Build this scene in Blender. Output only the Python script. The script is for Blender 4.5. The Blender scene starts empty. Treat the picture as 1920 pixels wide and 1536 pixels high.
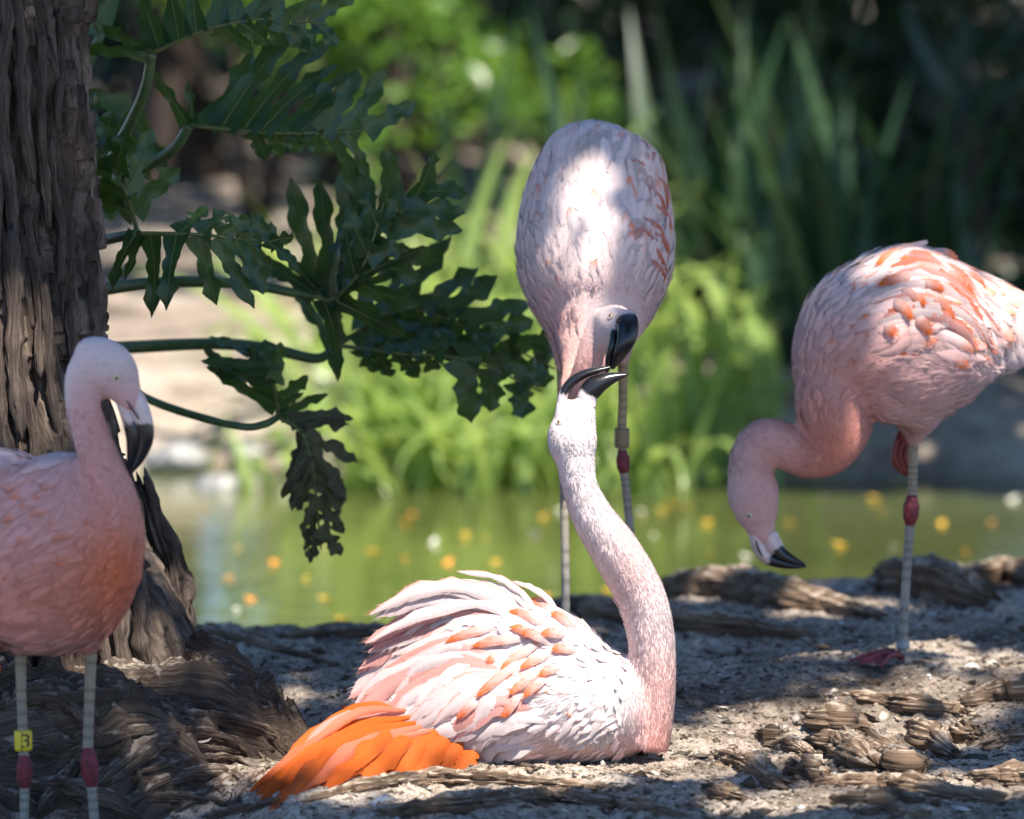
import bpy, math, random
import numpy as np
from mathutils import Vector, Matrix
from mathutils.bvhtree import BVHTree

random.seed(7)
rng = np.random.default_rng(7)
SC = bpy.context.scene
COL = SC.collection

# ------------------------------------------------------------------ camera, sky, sun, exposure
FPX = 10667.0                    # focal length in photo pixels (200 mm on 36 mm, 1920 px wide)
CAMZ, PITCH = 1.6, math.radians(5.0)
cam_data = bpy.data.cameras.new('camera')
cam = bpy.data.objects.new('camera', cam_data)
COL.objects.link(cam)
cam.location = (0, 0, CAMZ)
cam.rotation_euler = (math.pi / 2 - PITCH, 0, 0)
cam_data.sensor_width = 36.0
cam_data.lens = 200.0
cam_data.clip_start = 0.1
cam_data.clip_end = 2000
cam_data.dof.use_dof = True
cam_data.dof.focus_distance = 10.78
cam_data.dof.aperture_fstop = 2.5
SC.camera = cam

SUN = Vector((0.22, -0.46, 0.86)).normalized()      # direction towards the sun
world = bpy.data.worlds.new('World')
SC.world = world
world.use_nodes = True
wn, wl = world.node_tree.nodes, world.node_tree.links
wn.clear()
sky = wn.new('ShaderNodeTexSky')
sky.sky_type = 'NISHITA'
sky.sun_disc = False
sky.sun_elevation = math.asin(SUN.z)
sky.sun_rotation = math.atan2(SUN.x, SUN.y)
sky.ozone_density = 8.0
sky.dust_density = 0.2
bg = wn.new('ShaderNodeBackground')
bg.inputs['Strength'].default_value = 0.108
wo = wn.new('ShaderNodeOutputWorld')
wl.new(sky.outputs[0], bg.inputs[0])
wl.new(bg.outputs[0], wo.inputs[0])

sun_data = bpy.data.lights.new('sun', 'SUN')
sun_data.energy = 5.0
sun_data.angle = math.radians(0.53)
sun_data.color = (1.0, 0.93, 0.82)
sun = bpy.data.objects.new('sun', sun_data)
COL.objects.link(sun)
sun.rotation_euler = (-SUN).to_track_quat('-Z', 'Y').to_euler()
sun.location = (3, -2, 12)

SC.view_settings.view_transform = 'Standard'
SC.view_settings.look = 'None'
SC.view_settings.exposure = 1.3
SC.view_settings.gamma = 1.0
SC.cycles.use_denoising = True
SC.cycles.max_bounces = 6
SC.cycles.diffuse_bounces = 3
SC.cycles.glossy_bounces = 3
SC.cycles.transmission_bounces = 4
SC.cycles.transparent_max_bounces = 4
SC.cycles.sample_clamp_indirect = 6.0

# ------------------------------------------------------------------ helpers: space, noise, meshes
CT, ST = math.cos(PITCH), math.sin(PITCH)
def P(px, py, d):
    """world point seen at photo pixel (px, py) at distance y = d"""
    a, b = (px - 960.0) / FPX, (768.0 - py) / FPX
    dy, dz = CT + b * ST, -ST + b * CT
    k = d / dy
    return Vector((a * k, d, CAMZ + dz * k))
def proj(v):
    """photo pixel of world points (N,3)"""
    v = np.asarray(v, float).reshape(-1, 3)
    y, z = v[:, 1], v[:, 2] - CAMZ
    f = y * CT - z * ST
    u = y * ST + z * CT
    return np.stack([960 + FPX * v[:, 0] / f, 768 - FPX * u / f], 1)

def _h(ix, iy, iz, seed):
    h = (ix.astype(np.uint32) * np.uint32(374761393) + iy.astype(np.uint32) * np.uint32(668265263)
         + iz.astype(np.uint32) * np.uint32(2147483647) + np.uint32((seed * 974711) & 0xffffffff))
    h = (h ^ (h >> np.uint32(13))) * np.uint32(1274126177)
    h = h ^ (h >> np.uint32(16))
    h = h * np.uint32(2246822519)
    h = h ^ (h >> np.uint32(15))
    return h.astype(np.float64) / 2147483647.5 - 1.0
def vnoise(p, seed=0):
    p = np.asarray(p, float)
    i = np.floor(p).astype(np.int64); f = p - i
    f = f * f * f * (f * (f * 6 - 15) + 10)
    i = i & 0xffffffff
    r = 0
    for dx in (0, 1):
        wx = f[:, 0] if dx else 1 - f[:, 0]
        for dy in (0, 1):
            wy = f[:, 1] if dy else 1 - f[:, 1]
            for dz in (0, 1):
                wz = f[:, 2] if dz else 1 - f[:, 2]
                r = r + wx * wy * wz * _h((i[:, 0] + dx), (i[:, 1] + dy), (i[:, 2] + dz), seed)
    return r
def fbm(p, octv=4, seed=0, gain=0.5):
    r, a, p = 0, 1.0, np.asarray(p, float)
    for o in range(octv):
        r = r + a * vnoise(p * (2.03 ** o) + 17.3 * o, seed + o); a *= gain
    return r
def ridge(p, octv=3, seed=0):
    r, a = 0, 1.0
    for o in range(octv):
        r = r + a * (1 - 2 * np.abs(vnoise(np.asarray(p) * (2.1 ** o) + 9.1 * o, seed + o))); a *= 0.5
    return r
def sstep(a, b, x):
    t = np.clip((np.asarray(x, float) - a) / (b - a), 0, 1)
    return t * t * (3 - 2 * t)

def mesh_data(name, verts, faces, col=None, smooth=True, mat=None):
    me = bpy.data.meshes.new(name)
    if isinstance(faces, np.ndarray) and faces.ndim == 2:
        n, k = faces.shape
        verts = np.asarray(verts, np.float32)
        me.vertices.add(len(verts)); me.vertices.foreach_set('co', verts.ravel())
        me.loops.add(n * k); me.loops.foreach_set('vertex_index', faces.astype(np.int32).ravel())
        me.polygons.add(n)
        me.polygons.foreach_set('loop_start', np.arange(0, n * k, k, dtype=np.int32))
        me.polygons.foreach_set('loop_total', np.full(n, k, np.int32))
        me.update(calc_edges=True)
    else:
        verts = np.asarray(verts, np.float32)
        tot = np.fromiter((len(f) for f in faces), np.int32, len(faces))
        flat = np.fromiter((i for f in faces for i in f), np.int32, int(tot.sum()))
        me.vertices.add(len(verts)); me.vertices.foreach_set('co', verts.ravel())
        me.loops.add(len(flat)); me.loops.foreach_set('vertex_index', flat)
        me.polygons.add(len(tot))
        me.polygons.foreach_set('loop_start', np.concatenate([[0], np.cumsum(tot)[:-1]]).astype(np.int32))
        me.polygons.foreach_set('loop_total', tot)
        me.update(calc_edges=True)
    if col is not None:
        c = np.ones((len(me.vertices), 4), np.float32)
        c[:, :3] = np.asarray(col, np.float32).reshape(-1, 3)
        at = me.color_attributes.new('Col', 'FLOAT_COLOR', 'POINT')
        at.data.foreach_set('color', c.ravel())
    if smooth:
        me.polygons.foreach_set('use_smooth', np.ones(len(me.polygons), bool))
    if mat is not None:
        me.materials.append(mat)
    return me
def set_uv(me, uv):
    uv = np.asarray(uv, np.float32)
    li = np.empty(len(me.loops), np.int32); me.loops.foreach_get('vertex_index', li)
    l = me.uv_layers.new(name='UVMap'); l.data.foreach_set('uv', uv[li].ravel())
def link(name, me, parent=None, kind=None):
    o = bpy.data.objects.new(name, me)
    COL.objects.link(o)
    if parent is not None: o.parent = parent
    if kind: o['kind'] = kind
    return o
def thing(name, label, cat, loc=(0, 0, 0), group=None):
    o = bpy.data.objects.new(name, None)
    COL.objects.link(o)
    o.empty_display_size = 0.05
    o.location = loc
    o['label'] = label; o['category'] = cat
    if group: o['group'] = group
    return o
def tag(o, label, cat, group=None):
    o['label'] = label; o['category'] = cat
    if group: o['group'] = group
    return o
def part(name, verts, faces, mat, parent, base=(0, 0, 0), col=None, smooth=True, kind=None):
    """mesh given in world coordinates, stored relative to its thing's base"""
    v = np.asarray(verts, float) - np.asarray(base, float)
    return link(name, mesh_data(name, v, faces, col, smooth, mat), parent, kind)

def catmull(pts, n=6):
    p = np.asarray(pts, float)
    q = np.vstack([2 * p[0] - p[1], p, 2 * p[-1] - p[-2]])
    out = []
    for i in range(1, len(q) - 2):
        for t in np.arange(n) / n:
            a, b, c, e = q[i - 1], q[i], q[i + 1], q[i + 2]
            out.append(0.5 * (2 * b + (c - a) * t + (2 * a - 5 * b + 4 * c - e) * t * t + (3 * b - a - 3 * c + e) * t ** 3))
    out.append(p[-1])
    return np.array(out)
def frames(c, ref=(0, 1, 0)):
    T = np.gradient(c, axis=0)
    T /= np.linalg.norm(T, axis=1)[:, None] + 1e-12
    ref = np.asarray(ref, float)
    B = ref[None] - (T @ ref)[:, None] * T
    nb = np.linalg.norm(B, axis=1)
    for i in range(len(B)):
        if nb[i] < 0.25:
            prev = B[i - 1] if i else np.array((0.0, 0.3, 1.0))
            B[i] = prev - prev.dot(T[i]) * T[i]
        B[i] /= np.linalg.norm(B[i])
    return T, np.cross(T, B), B
def tube(c, ra, rb=None, nseg=14, ref=(0, 1, 0)):
    c = np.asarray(c, float); n = len(c)
    ra = np.broadcast_to(np.asarray(ra, float), (n,)); rb = ra if rb is None else np.broadcast_to(np.asarray(rb, float), (n,))
    T, A, B = frames(c, ref)
    th = np.arange(nseg) / nseg * 2 * math.pi
    v = c[:, None] + A[:, None] * (ra[:, None] * np.cos(th))[..., None] + B[:, None] * (rb[:, None] * np.sin(th))[..., None]
    v = np.vstack([v.reshape(-1, 3), c[0], c[-1]])
    f = []
    for i in range(n - 1):
        for j in range(nseg):
            k = (j + 1) % nseg
            f.append((i * nseg + j, i * nseg + k, (i + 1) * nseg + k, (i + 1) * nseg + j))
    for j in range(nseg):
        k = (j + 1) % nseg
        f.append((n * nseg, k, j)); f.append((n * nseg + 1, (n - 1) * nseg + j, (n - 1) * nseg + k))
    return v, f
def join(parts):
    V, F, C, o = [], [], [], 0
    for p in parts:
        v, f = p[0], p[1]
        V.append(np.asarray(v, float)); F += [tuple(i + o for i in q) for q in f]; o += len(v)
        if len(p) > 2: C.append(np.broadcast_to(np.asarray(p[2], float), (len(v), 3)))
    return (np.vstack(V), F, np.vstack(C)) if C else (np.vstack(V), F)
def px_line(pts, d, n=6):
    """[(px,py,off,r px[,r depth px])] -> centres and radii in metres"""
    q = catmull(pts, n)
    c = np.array([P(a[0], a[1], d + a[2]) for a in q])
    s = (d + q[:, 2]) / FPX
    return c, [q[:, k] * s for k in range(3, q.shape[1])], q
def ellipsoid(c, rx, ry, rz, nu=20, nv=12, rot=0.0):
    v, f = [], []
    cr, sr = math.cos(rot), math.sin(rot)
    for i in range(nv + 1):
        ph = math.pi * i / nv
        for j in range(nu):
            th = 2 * math.pi * j / nu
            x, z, y = rx * math.sin(ph) * math.cos(th), rz * math.cos(ph), ry * math.sin(ph) * math.sin(th)
            v.append((c[0] + x * cr - z * sr, c[1] + y, c[2] + x * sr + z * cr))
    for i in range(nv):
        for j in range(nu):
            k = (j + 1) % nu
            f.append((i * nu + j, (i + 1) * nu + j, (i + 1) * nu + k, i * nu + k))
    return np.array(v), f
def fuse(name, pieces, voxel=0.006, smooth=10):
    v, f = join(pieces)[:2]
    o = link('fuse_tmp', mesh_data('fuse_tmp', v, f))
    m = o.modifiers.new('r', 'REMESH'); m.mode = 'VOXEL'; m.voxel_size = voxel
    s = o.modifiers.new('s', 'SMOOTH'); s.factor = 0.5; s.iterations = smooth
    dg = bpy.context.evaluated_depsgraph_get(); dg.update()
    me = bpy.data.meshes.new_from_object(o.evaluated_get(dg))
    n = len(me.vertices); co = np.empty(n * 3); me.vertices.foreach_get('co', co)
    faces = [tuple(p.vertices) for p in me.polygons]
    old = o.data
    bpy.data.objects.remove(o); bpy.data.meshes.remove(old); bpy.data.meshes.remove(me)
    return co.reshape(-1, 3), faces

# ------------------------------------------------------------------ materials
def mat(name):
    m = bpy.data.materials.new(name); m.use_nodes = True
    nt = m.node_tree; nt.nodes.clear()
    return m, nt.nodes, nt.links
def N(ns, t, **kw):
    n = ns.new(t)
    for k, v in kw.items():
        if k.startswith('i_'):
            n.inputs[int(k[2:])].default_value = v
        else: setattr(n, k, v)
    return n
def ramp(ns, stops, interp='LINEAR'):
    r = ns.new('ShaderNodeValToRGB'); r.color_ramp.interpolation = interp
    e = r.color_ramp.elements
    while len(e) < len(stops): e.new(0.5)
    for k, (p, c) in enumerate(stops):
        e[k].position = p; e[k].color = (*c, 1)
    return r
def noise_node(ns, ls, scale, detail=4, vec=None, rough=0.55):
    n = ns.new('ShaderNodeTexNoise')
    n.inputs['Scale'].default_value = scale; n.inputs['Detail'].default_value = detail; n.inputs['Roughness'].default_value = rough
    if vec is not None: ls.new(vec, n.inputs['Vector'])
    return n
def coords(ns, ls, kind='Object', scale=(1, 1, 1)):
    t = ns.new('ShaderNodeTexCoord'); m = ns.new('ShaderNodeMapping')
    m.inputs['Scale'].default_value = scale
    ls.new(t.outputs[kind], m.inputs['Vector'])
    return m.outputs[0]
def finish(ns, ls, shader):
    o = ns.new('ShaderNodeOutputMaterial'); ls.new(shader, o.inputs['Surface'])
def mixrgb(ns, ls, fac, a, b, mode='MIX'):
    m = ns.new('ShaderNodeMix'); m.data_type = 'RGBA'; m.blend_type = mode
    for s, v in ((0, fac), (6, a), (7, b)):
        if hasattr(v, 'is_linked') or hasattr(v, 'links'): ls.new(v, m.inputs[s])
        else: m.inputs[s].default_value = v if s == 0 else (*v, 1)
    return m.outputs[2]

def plumage_mat(name, transl=0.25, streak=220, amp=0.35, rough=0.75, uvs=False):
    m, ns, ls = mat(name)
    a = N(ns, 'ShaderNodeAttribute', attribute_name='Col')
    nz = noise_node(ns, ls, 1.0 if uvs else streak, 3, coords(ns, ls, 'UV', (150, 2.2, 1)) if uvs else coords(ns, ls, 'Object'))
    r = ramp(ns, [(0.3, (1 - amp,) * 3), (0.7, (1.0, 1.0, 1.0))]); ls.new(nz.outputs[0], r.inputs[0])
    c = mixrgb(ns, ls, 1.0, a.outputs['Color'], r.outputs[0], 'MULTIPLY')
    b = N(ns, 'ShaderNodeBsdfPrincipled'); b.inputs['Roughness'].default_value = rough
    b.inputs['Specular IOR Level'].default_value = 0.2
    b.inputs['Sheen Weight'].default_value = 0.15
    ls.new(c, b.inputs['Base Color'])
    bump = N(ns, 'ShaderNodeBump'); bump.inputs['Strength'].default_value = 0.25; bump.inputs['Distance'].default_value = 0.002
    ls.new(nz.outputs[0], bump.inputs['Height']); ls.new(bump.outputs[0], b.inputs['Normal'])
    if transl > 0:
        t = N(ns, 'ShaderNodeBsdfTranslucent'); ls.new(c, t.inputs['Color'])
        mx = N(ns, 'ShaderNodeMixShader'); mx.inputs[0].default_value = transl
        ls.new(b.outputs[0], mx.inputs[1]); ls.new(t.outputs[0], mx.inputs[2])
        finish(ns, ls, mx.outputs[0])
    else: finish(ns, ls, b.outputs[0])
    return m
M = {}
M['body'] = plumage_mat('downy_plumage', 0.0, 160, 0.10)
M['plume'] = plumage_mat('contour_feather', 0.0, 300, 0.2, 0.7, True)
M['feather'] = plumage_mat('feather_vane', 0.38, 300, 0.24, 0.6, True)
def attr_mat(name, rough, spec=0.5, bumpscale=0, bumpamt=0.2, amp=0.25, scl=(1, 1, 1)):
    m, ns, ls = mat(name)
    a = N(ns, 'ShaderNodeAttribute', attribute_name='Col')
    nz = noise_node(ns, ls, bumpscale or 60, 4, coords(ns, ls, 'Object', scl))
    r = ramp(ns, [(0.3, (1 - amp,) * 3), (0.7, (1, 1, 1))]); ls.new(nz.outputs[0], r.inputs[0])
    c = mixrgb(ns, ls, 1.0, a.outputs['Color'], r.outputs[0], 'MULTIPLY')
    b = N(ns, 'ShaderNodeBsdfPrincipled'); b.inputs['Roughness'].default_value = rough; b.inputs['Specular IOR Level'].default_value = spec
    ls.new(c, b.inputs['Base Color'])
    if bumpscale:
        bu = N(ns, 'ShaderNodeBump'); bu.inputs['Strength'].default_value = bumpamt; bu.inputs['Distance'].default_value = 0.003
        ls.new(nz.outputs[0], bu.inputs['Height']); ls.new(bu.outputs[0], b.inputs['Normal'])
    finish(ns, ls, b.outputs[0]); return m
M['beak'] = attr_mat('beak_horn', 0.28, 0.5, 90, 0.15, 0.2)
M['leg'] = attr_mat('leg_scales', 0.55, 0.4, 260, 0.5, 0.35, (1, 1, 2.2))
M['eye'] = attr_mat('eye', 0.12, 0.6)
M['ring'] = attr_mat('leg_ring_plastic', 0.4, 0.5, 200, 0.1, 0.15)
M['chips'] = attr_mat('litter', 0.9, 0.2, 120, 0.4, 0.3)

def leaf_mat(name, c1, c2, transl=0.3, rough=0.4, scale=25, tcol=None, spec=0.4):
    m, ns, ls = mat(name)
    nz = noise_node(ns, ls, scale, 4, coords(ns, ls, 'Object'))
    r = ramp(ns, [(0.3, c1), (0.7, c2)]); ls.new(nz.outputs[0], r.inputs[0])
    b = N(ns, 'ShaderNodeBsdfPrincipled'); b.inputs['Roughness'].default_value = rough
    b.inputs['Specular IOR Level'].default_value = spec
    ls.new(r.outputs[0], b.inputs['Base Color'])
    bu = N(ns, 'ShaderNodeBump'); bu.inputs['Strength'].default_value = 0.2; bu.inputs['Distance'].default_value = 0.003
    ls.new(nz.outputs[0], bu.inputs['Height']); ls.new(bu.outputs[0], b.inputs['Normal'])
    t = N(ns, 'ShaderNodeBsdfTranslucent'); t.inputs[0].default_value = (*(tcol or c2), 1)
    mx = N(ns, 'ShaderNodeMixShader'); mx.inputs[0].default_value = transl
    ls.new(b.outputs[0], mx.inputs[1]); ls.new(t.outputs[0], mx.inputs[2])
    finish(ns, ls, mx.outputs[0]); return m
M['philo'] = leaf_mat('philodendron_leaf', (0.012, 0.04, 0.02), (0.045, 0.085, 0.022), 0.25, 0.33, 11, (0.13, 0.22, 0.02))
M['rib'] = leaf_mat('leaf_rib', (0.08, 0.11, 0.03), (0.15, 0.155, 0.05), 0.1, 0.45, 60)
M['petiole'] = leaf_mat('petiole', (0.035, 0.075, 0.025), (0.08, 0.12, 0.04), 0.0, 0.4, 40)
M['dryleaf'] = leaf_mat('withered_leaf', (0.05, 0.045, 0.02), (0.09, 0.085, 0.035), 0.2, 0.6, 40)
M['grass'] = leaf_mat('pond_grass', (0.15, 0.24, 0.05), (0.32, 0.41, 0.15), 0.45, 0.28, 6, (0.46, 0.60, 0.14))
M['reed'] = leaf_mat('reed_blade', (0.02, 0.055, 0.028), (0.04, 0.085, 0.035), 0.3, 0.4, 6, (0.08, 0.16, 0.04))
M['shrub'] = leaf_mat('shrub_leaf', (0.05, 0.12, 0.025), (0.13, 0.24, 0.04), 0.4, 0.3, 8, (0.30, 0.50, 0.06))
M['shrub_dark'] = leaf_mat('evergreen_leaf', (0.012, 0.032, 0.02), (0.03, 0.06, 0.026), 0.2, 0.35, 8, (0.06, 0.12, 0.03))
M['agave'] = leaf_mat('sword_leaf', (0.035, 0.075, 0.065), (0.07, 0.12, 0.10), 0.1, 0.45, 10)
M['canopy'] = leaf_mat('tree_leaf', (0.03, 0.07, 0.02), (0.07, 0.12, 0.03), 0.15, 0.45, 10, (0.10, 0.18, 0.03))

def wood_mat(name, stops, scale=(1.5, 22, 1), bump=0.6, rough=0.85, dust=None, kind='UV'):
    m, ns, ls = mat(name)
    v = coords(ns, ls, kind, scale)
    nz = noise_node(ns, ls, 3.2, 8, v, 0.7)
    r = ramp(ns, stops); ls.new(nz.outputs[0], r.inputs[0])
    c = r.outputs[0]
    nf = noise_node(ns, ls, 3.2, 5, coords(ns, ls, kind, tuple(q * 4.5 for q in scale)), 0.7)
    rf = ramp(ns, [(0.36, (0.38, 0.36, 0.35)), (0.5, (0.95, 0.95, 0.95)), (0.66, (1.35, 1.33, 1.3))]); ls.new(nf.outputs[0], rf.inputs[0])
    c = mixrgb(ns, ls, 1.0, c, rf.outputs[0], 'MULTIPLY')
    n2 = noise_node(ns, ls, 9, 5, coords(ns, ls, 'Object'))
    r2 = ramp(ns, [(0.35, (0.62, 0.62, 0.62)), (0.65, (1.15, 1.12, 1.08))]); ls.new(n2.outputs[0], r2.inputs[0])
    c = mixrgb(ns, ls, 1.0, c, r2.outputs[0], 'MULTIPLY')
    if dust:
        g = N(ns, 'ShaderNodeNewGeometry'); sx = N(ns, 'ShaderNodeSeparateXYZ'); ls.new(g.outputs['Normal'], sx.inputs[0])
        n3 = noise_node(ns, ls, 45, 4, coords(ns, ls, 'Object'))
        mu = N(ns, 'ShaderNodeMath', operation='MULTIPLY'); ls.new(sx.outputs[2], mu.inputs[0]); ls.new(n3.outputs[0], mu.inputs[1])
        rd = ramp(ns, [(0.38, (0, 0, 0)), (0.56, (1, 1, 1))]); ls.new(mu.outputs[0], rd.inputs[0])
        c = mixrgb(ns, ls, rd.outputs[0], c, dust)
    b = N(ns, 'ShaderNodeBsdfPrincipled'); b.inputs['Roughness'].default_value = rough; b.inputs['Specular IOR Level'].default_value = 0.25
    ls.new(c, b.inputs['Base Color'])
    bu = N(ns, 'ShaderNodeBump'); bu.inputs['Strength'].default_value = bump; bu.inputs['Distance'].default_value = 0.02
    ad = N(ns, 'ShaderNodeMath', operation='MULTIPLY_ADD'); ls.new(nf.outputs[0], ad.inputs[0]); ad.inputs[1].default_value = 0.45; ls.new(nz.outputs[0], ad.inputs[2])
    ls.new(ad.outputs[0], bu.inputs['Height']); ls.new(bu.outputs[0], b.inputs['Normal'])
    finish(ns, ls, b.outputs[0]); return m
BR = [(0.30, (0.045, 0.029, 0.02)), (0.5, (0.175, 0.118, 0.08)), (0.72, (0.38, 0.285, 0.21))]
DUST = (0.40, 0.335, 0.27)
M['wood'] = wood_mat('weathered_wood', BR, dust=DUST)
M['root'] = wood_mat('root_wood', [(0.28, (0.04, 0.028, 0.022)), (0.5, (0.12, 0.088, 0.068)), (0.78, (0.30, 0.235, 0.19))], (2.5, 26, 1), 0.8, dust=(0.36, 0.30, 0.25))
M['bark'] = wood_mat('shaggy_bark', [(0.28, (0.038, 0.027, 0.023)), (0.52, (0.13, 0.098, 0.08)), (0.76, (0.36, 0.30, 0.255))], (1.3, 20, 1), 0.8)
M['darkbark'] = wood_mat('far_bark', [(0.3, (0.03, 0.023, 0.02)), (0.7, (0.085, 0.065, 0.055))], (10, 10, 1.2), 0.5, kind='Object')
M['stone'] = wood_mat('grey_stone', [(0.3, (0.16, 0.17, 0.18)), (0.7, (0.36, 0.36, 0.36))], (3, 3, 3), 0.4, kind='Object')

def ground_mat():
    m, ns, ls = mat('sandy_soil')
    v = coords(ns, ls, 'Object')
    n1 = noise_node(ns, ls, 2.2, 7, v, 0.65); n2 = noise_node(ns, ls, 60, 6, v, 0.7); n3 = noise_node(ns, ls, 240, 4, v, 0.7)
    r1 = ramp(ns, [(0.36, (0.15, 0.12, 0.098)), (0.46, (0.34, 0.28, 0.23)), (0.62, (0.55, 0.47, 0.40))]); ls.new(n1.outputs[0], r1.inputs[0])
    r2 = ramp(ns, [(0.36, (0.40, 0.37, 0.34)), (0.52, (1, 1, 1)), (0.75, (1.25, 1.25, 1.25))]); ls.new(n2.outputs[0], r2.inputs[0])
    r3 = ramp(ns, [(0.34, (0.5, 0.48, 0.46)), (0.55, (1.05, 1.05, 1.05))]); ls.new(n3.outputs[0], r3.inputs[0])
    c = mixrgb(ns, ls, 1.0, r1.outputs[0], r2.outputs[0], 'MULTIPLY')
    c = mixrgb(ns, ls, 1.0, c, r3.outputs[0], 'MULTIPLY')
    b = N(ns, 'ShaderNodeBsdfPrincipled'); b.inputs['Roughness'].default_value = 0.95; b.inputs['Specular IOR Level'].default_value = 0.15
    ls.new(c, b.inputs['Base Color'])
    ad = N(ns, 'ShaderNodeMath', operation='ADD'); ls.new(n2.outputs[0], ad.inputs[0]); ls.new(n3.outputs[0], ad.inputs[1])
    bu = N(ns, 'ShaderNodeBump'); bu.inputs['Strength'].default_value = 0.7; bu.inputs['Distance'].default_value = 0.006
    ls.new(ad.outputs[0], bu.inputs['Height']); ls.new(bu.outputs[0], b.inputs['Normal'])
    finish(ns, ls, b.outputs[0]); return m
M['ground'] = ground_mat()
def water_mat():
    m, ns, ls = mat('pond_water')
    b = N(ns, 'ShaderNodeBsdfPrincipled')
    n0 = noise_node(ns, ls, 0.8, 3, coords(ns, ls, 'Object'))
    r0 = ramp(ns, [(0.3, (0.05, 0.06, 0.018)), (0.7, (0.085, 0.098, 0.028))]); ls.new(n0.outputs[0], r0.inputs[0])
    ls.new(r0.outputs[0], b.inputs['Base Color'])
    b.inputs['Roughness'].default_value = 0.06; b.inputs['IOR'].default_value = 1.33
    n = noise_node(ns, ls, 4, 3, coords(ns, ls, 'Object', (1.0, 2.2, 1)))
    bu = N(ns, 'ShaderNodeBump'); bu.inputs['Strength'].default_value = 0.22; bu.inputs['Distance'].default_value = 0.02
    ls.new(n.outputs[0], bu.inputs['Height']); ls.new(bu.outputs[0], b.inputs['Normal'])
    finish(ns, ls, b.outputs[0]); return m
M['water'] = water_mat()

# ------------------------------------------------------------------ ground and pond
def ground_z(x, y):
    x = np.atleast_1d(np.asarray(x, float)); y = np.atleast_1d(np.asarray(y, float))
    p = np.stack([x, y, 0 * x], 1)
    near = sstep(9.0, 9.6, y) * (1 - sstep(13.6, 14.2, y)) * sstep(-2.2, -1.7, x) * (1 - sstep(1.7, 2.2, x))
    z = 0.065 * sstep(10.8, 11.6, y) + 0.035 * sstep(0.2, 0.8, x) * sstep(10.7, 11.4, y)
    z -= 0.24 * (1 - sstep(9.95, 10.45, y)) * (1 - sstep(-0.62, -0.38, x)) * sstep(3, 7, y)
    ye = 12.2 + 0.52 * sstep(0.05, 0.6, x) + 0.10 * vnoise(p * np.array([1.3, 0, 0]) + 3.1, 5)
    z -= 0.5 * sstep(ye, ye + 0.55, y)
    ys = 17.45 + 0.45 * (1 - sstep(-0.9, -0.4, x)) + 0.2 * vnoise(p * np.array([0.8, 0, 0]) + 8.1, 6) + 0.15 * sstep(0.2, 1.2, x)
    z += 0.45 * sstep(ys - 0.5, ys + 0.35, y) + 0.055 * np.clip(y - 17.3, 0, 20) + 3.0 * sstep(40, 120, y)
    z += near * (0.018 * fbm(p * 3.1, 3, 11) + 0.008 * fbm(p * 16, 3, 12) + 0.004 * fbm(p * 60, 2, 13))
    z += (1 - near) * 0.05 * vnoise(p * 0.7, 14)
    return z
def axis(dense0, dense1, step, far0, far1, g=1.16):
    a = list(np.arange(dense0, dense1 + 1e-6, step))
    s, q = step, dense1
    while q < far1: s = min(s * g, 40); q += s; a.append(q)
    s, q, b = step, dense0, []
    while q > far0: s = min(s * g, 40); q -= s; b.append(q)
    return np.array(b[::-1] + a)
gx = axis(-1.35, 1.35, 0.006, -400, 400)
gy = axis(9.7, 13.3, 0.011, -300, 600)
X, Y = np.meshgrid(gx, gy)
Z = ground_z(X.ravel(), Y.ravel())
nx, ny = len(gx), len(gy)
idx = np.arange(nx * ny).reshape(ny, nx)
gf = np.stack([idx[:-1, :-1], idx[:-1, 1:], idx[1:, 1:], idx[1:, :-1]], -1).reshape(-1, 4)
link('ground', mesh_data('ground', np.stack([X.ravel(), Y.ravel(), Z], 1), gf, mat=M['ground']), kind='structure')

from bisect import bisect
_gx, _gy, _gz = gx.tolist(), gy.tolist(), Z.reshape(ny, nx)
def ground_at(x, y):
    i = min(max(bisect(_gx, x) - 1, 0), nx - 2); j = min(max(bisect(_gy, y) - 1, 0), ny - 2)
    a = (x - _gx[i]) / (_gx[i + 1] - _gx[i]); b = (y - _gy[j]) / (_gy[j + 1] - _gy[j])
    q = _gz[j:j + 2, i:i + 2]
    return float((q[0, 0] * (1 - a) + q[0, 1] * a) * (1 - b) + (q[1, 0] * (1 - a) + q[1, 1] * a) * b)
WZ = -0.14
wx, wy = axis(-3, 3, 0.25, -30, 30, 1.3), axis(12.2, 19.0, 0.25, 12.0, 19.3, 1.3)
X, Y = np.meshgrid(wx, wy)
idx = np.arange(X.size).reshape(X.shape)
wf = np.stack([idx[:-1, :-1], idx[:-1, 1:], idx[1:, 1:], idx[1:, :-1]], -1).reshape(-1, 4)
link('pond_water', mesh_data('pond_water', np.stack([X.ravel(), Y.ravel(), np.full(X.size, WZ)], 1), wf, mat=M['water']), kind='structure')

def G(px, py):
    """point of the ground seen at a photo pixel"""
    d = 10.5
    for _ in range(14):
        z = ground_at((px - 960) / FPX * d, d)
        d += 0.7 * ((CAMZ - z) * FPX / (py + 165.0) - d)
        d = min(max(d, 9.3), 12.9)
    return P(px, py, d)

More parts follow.
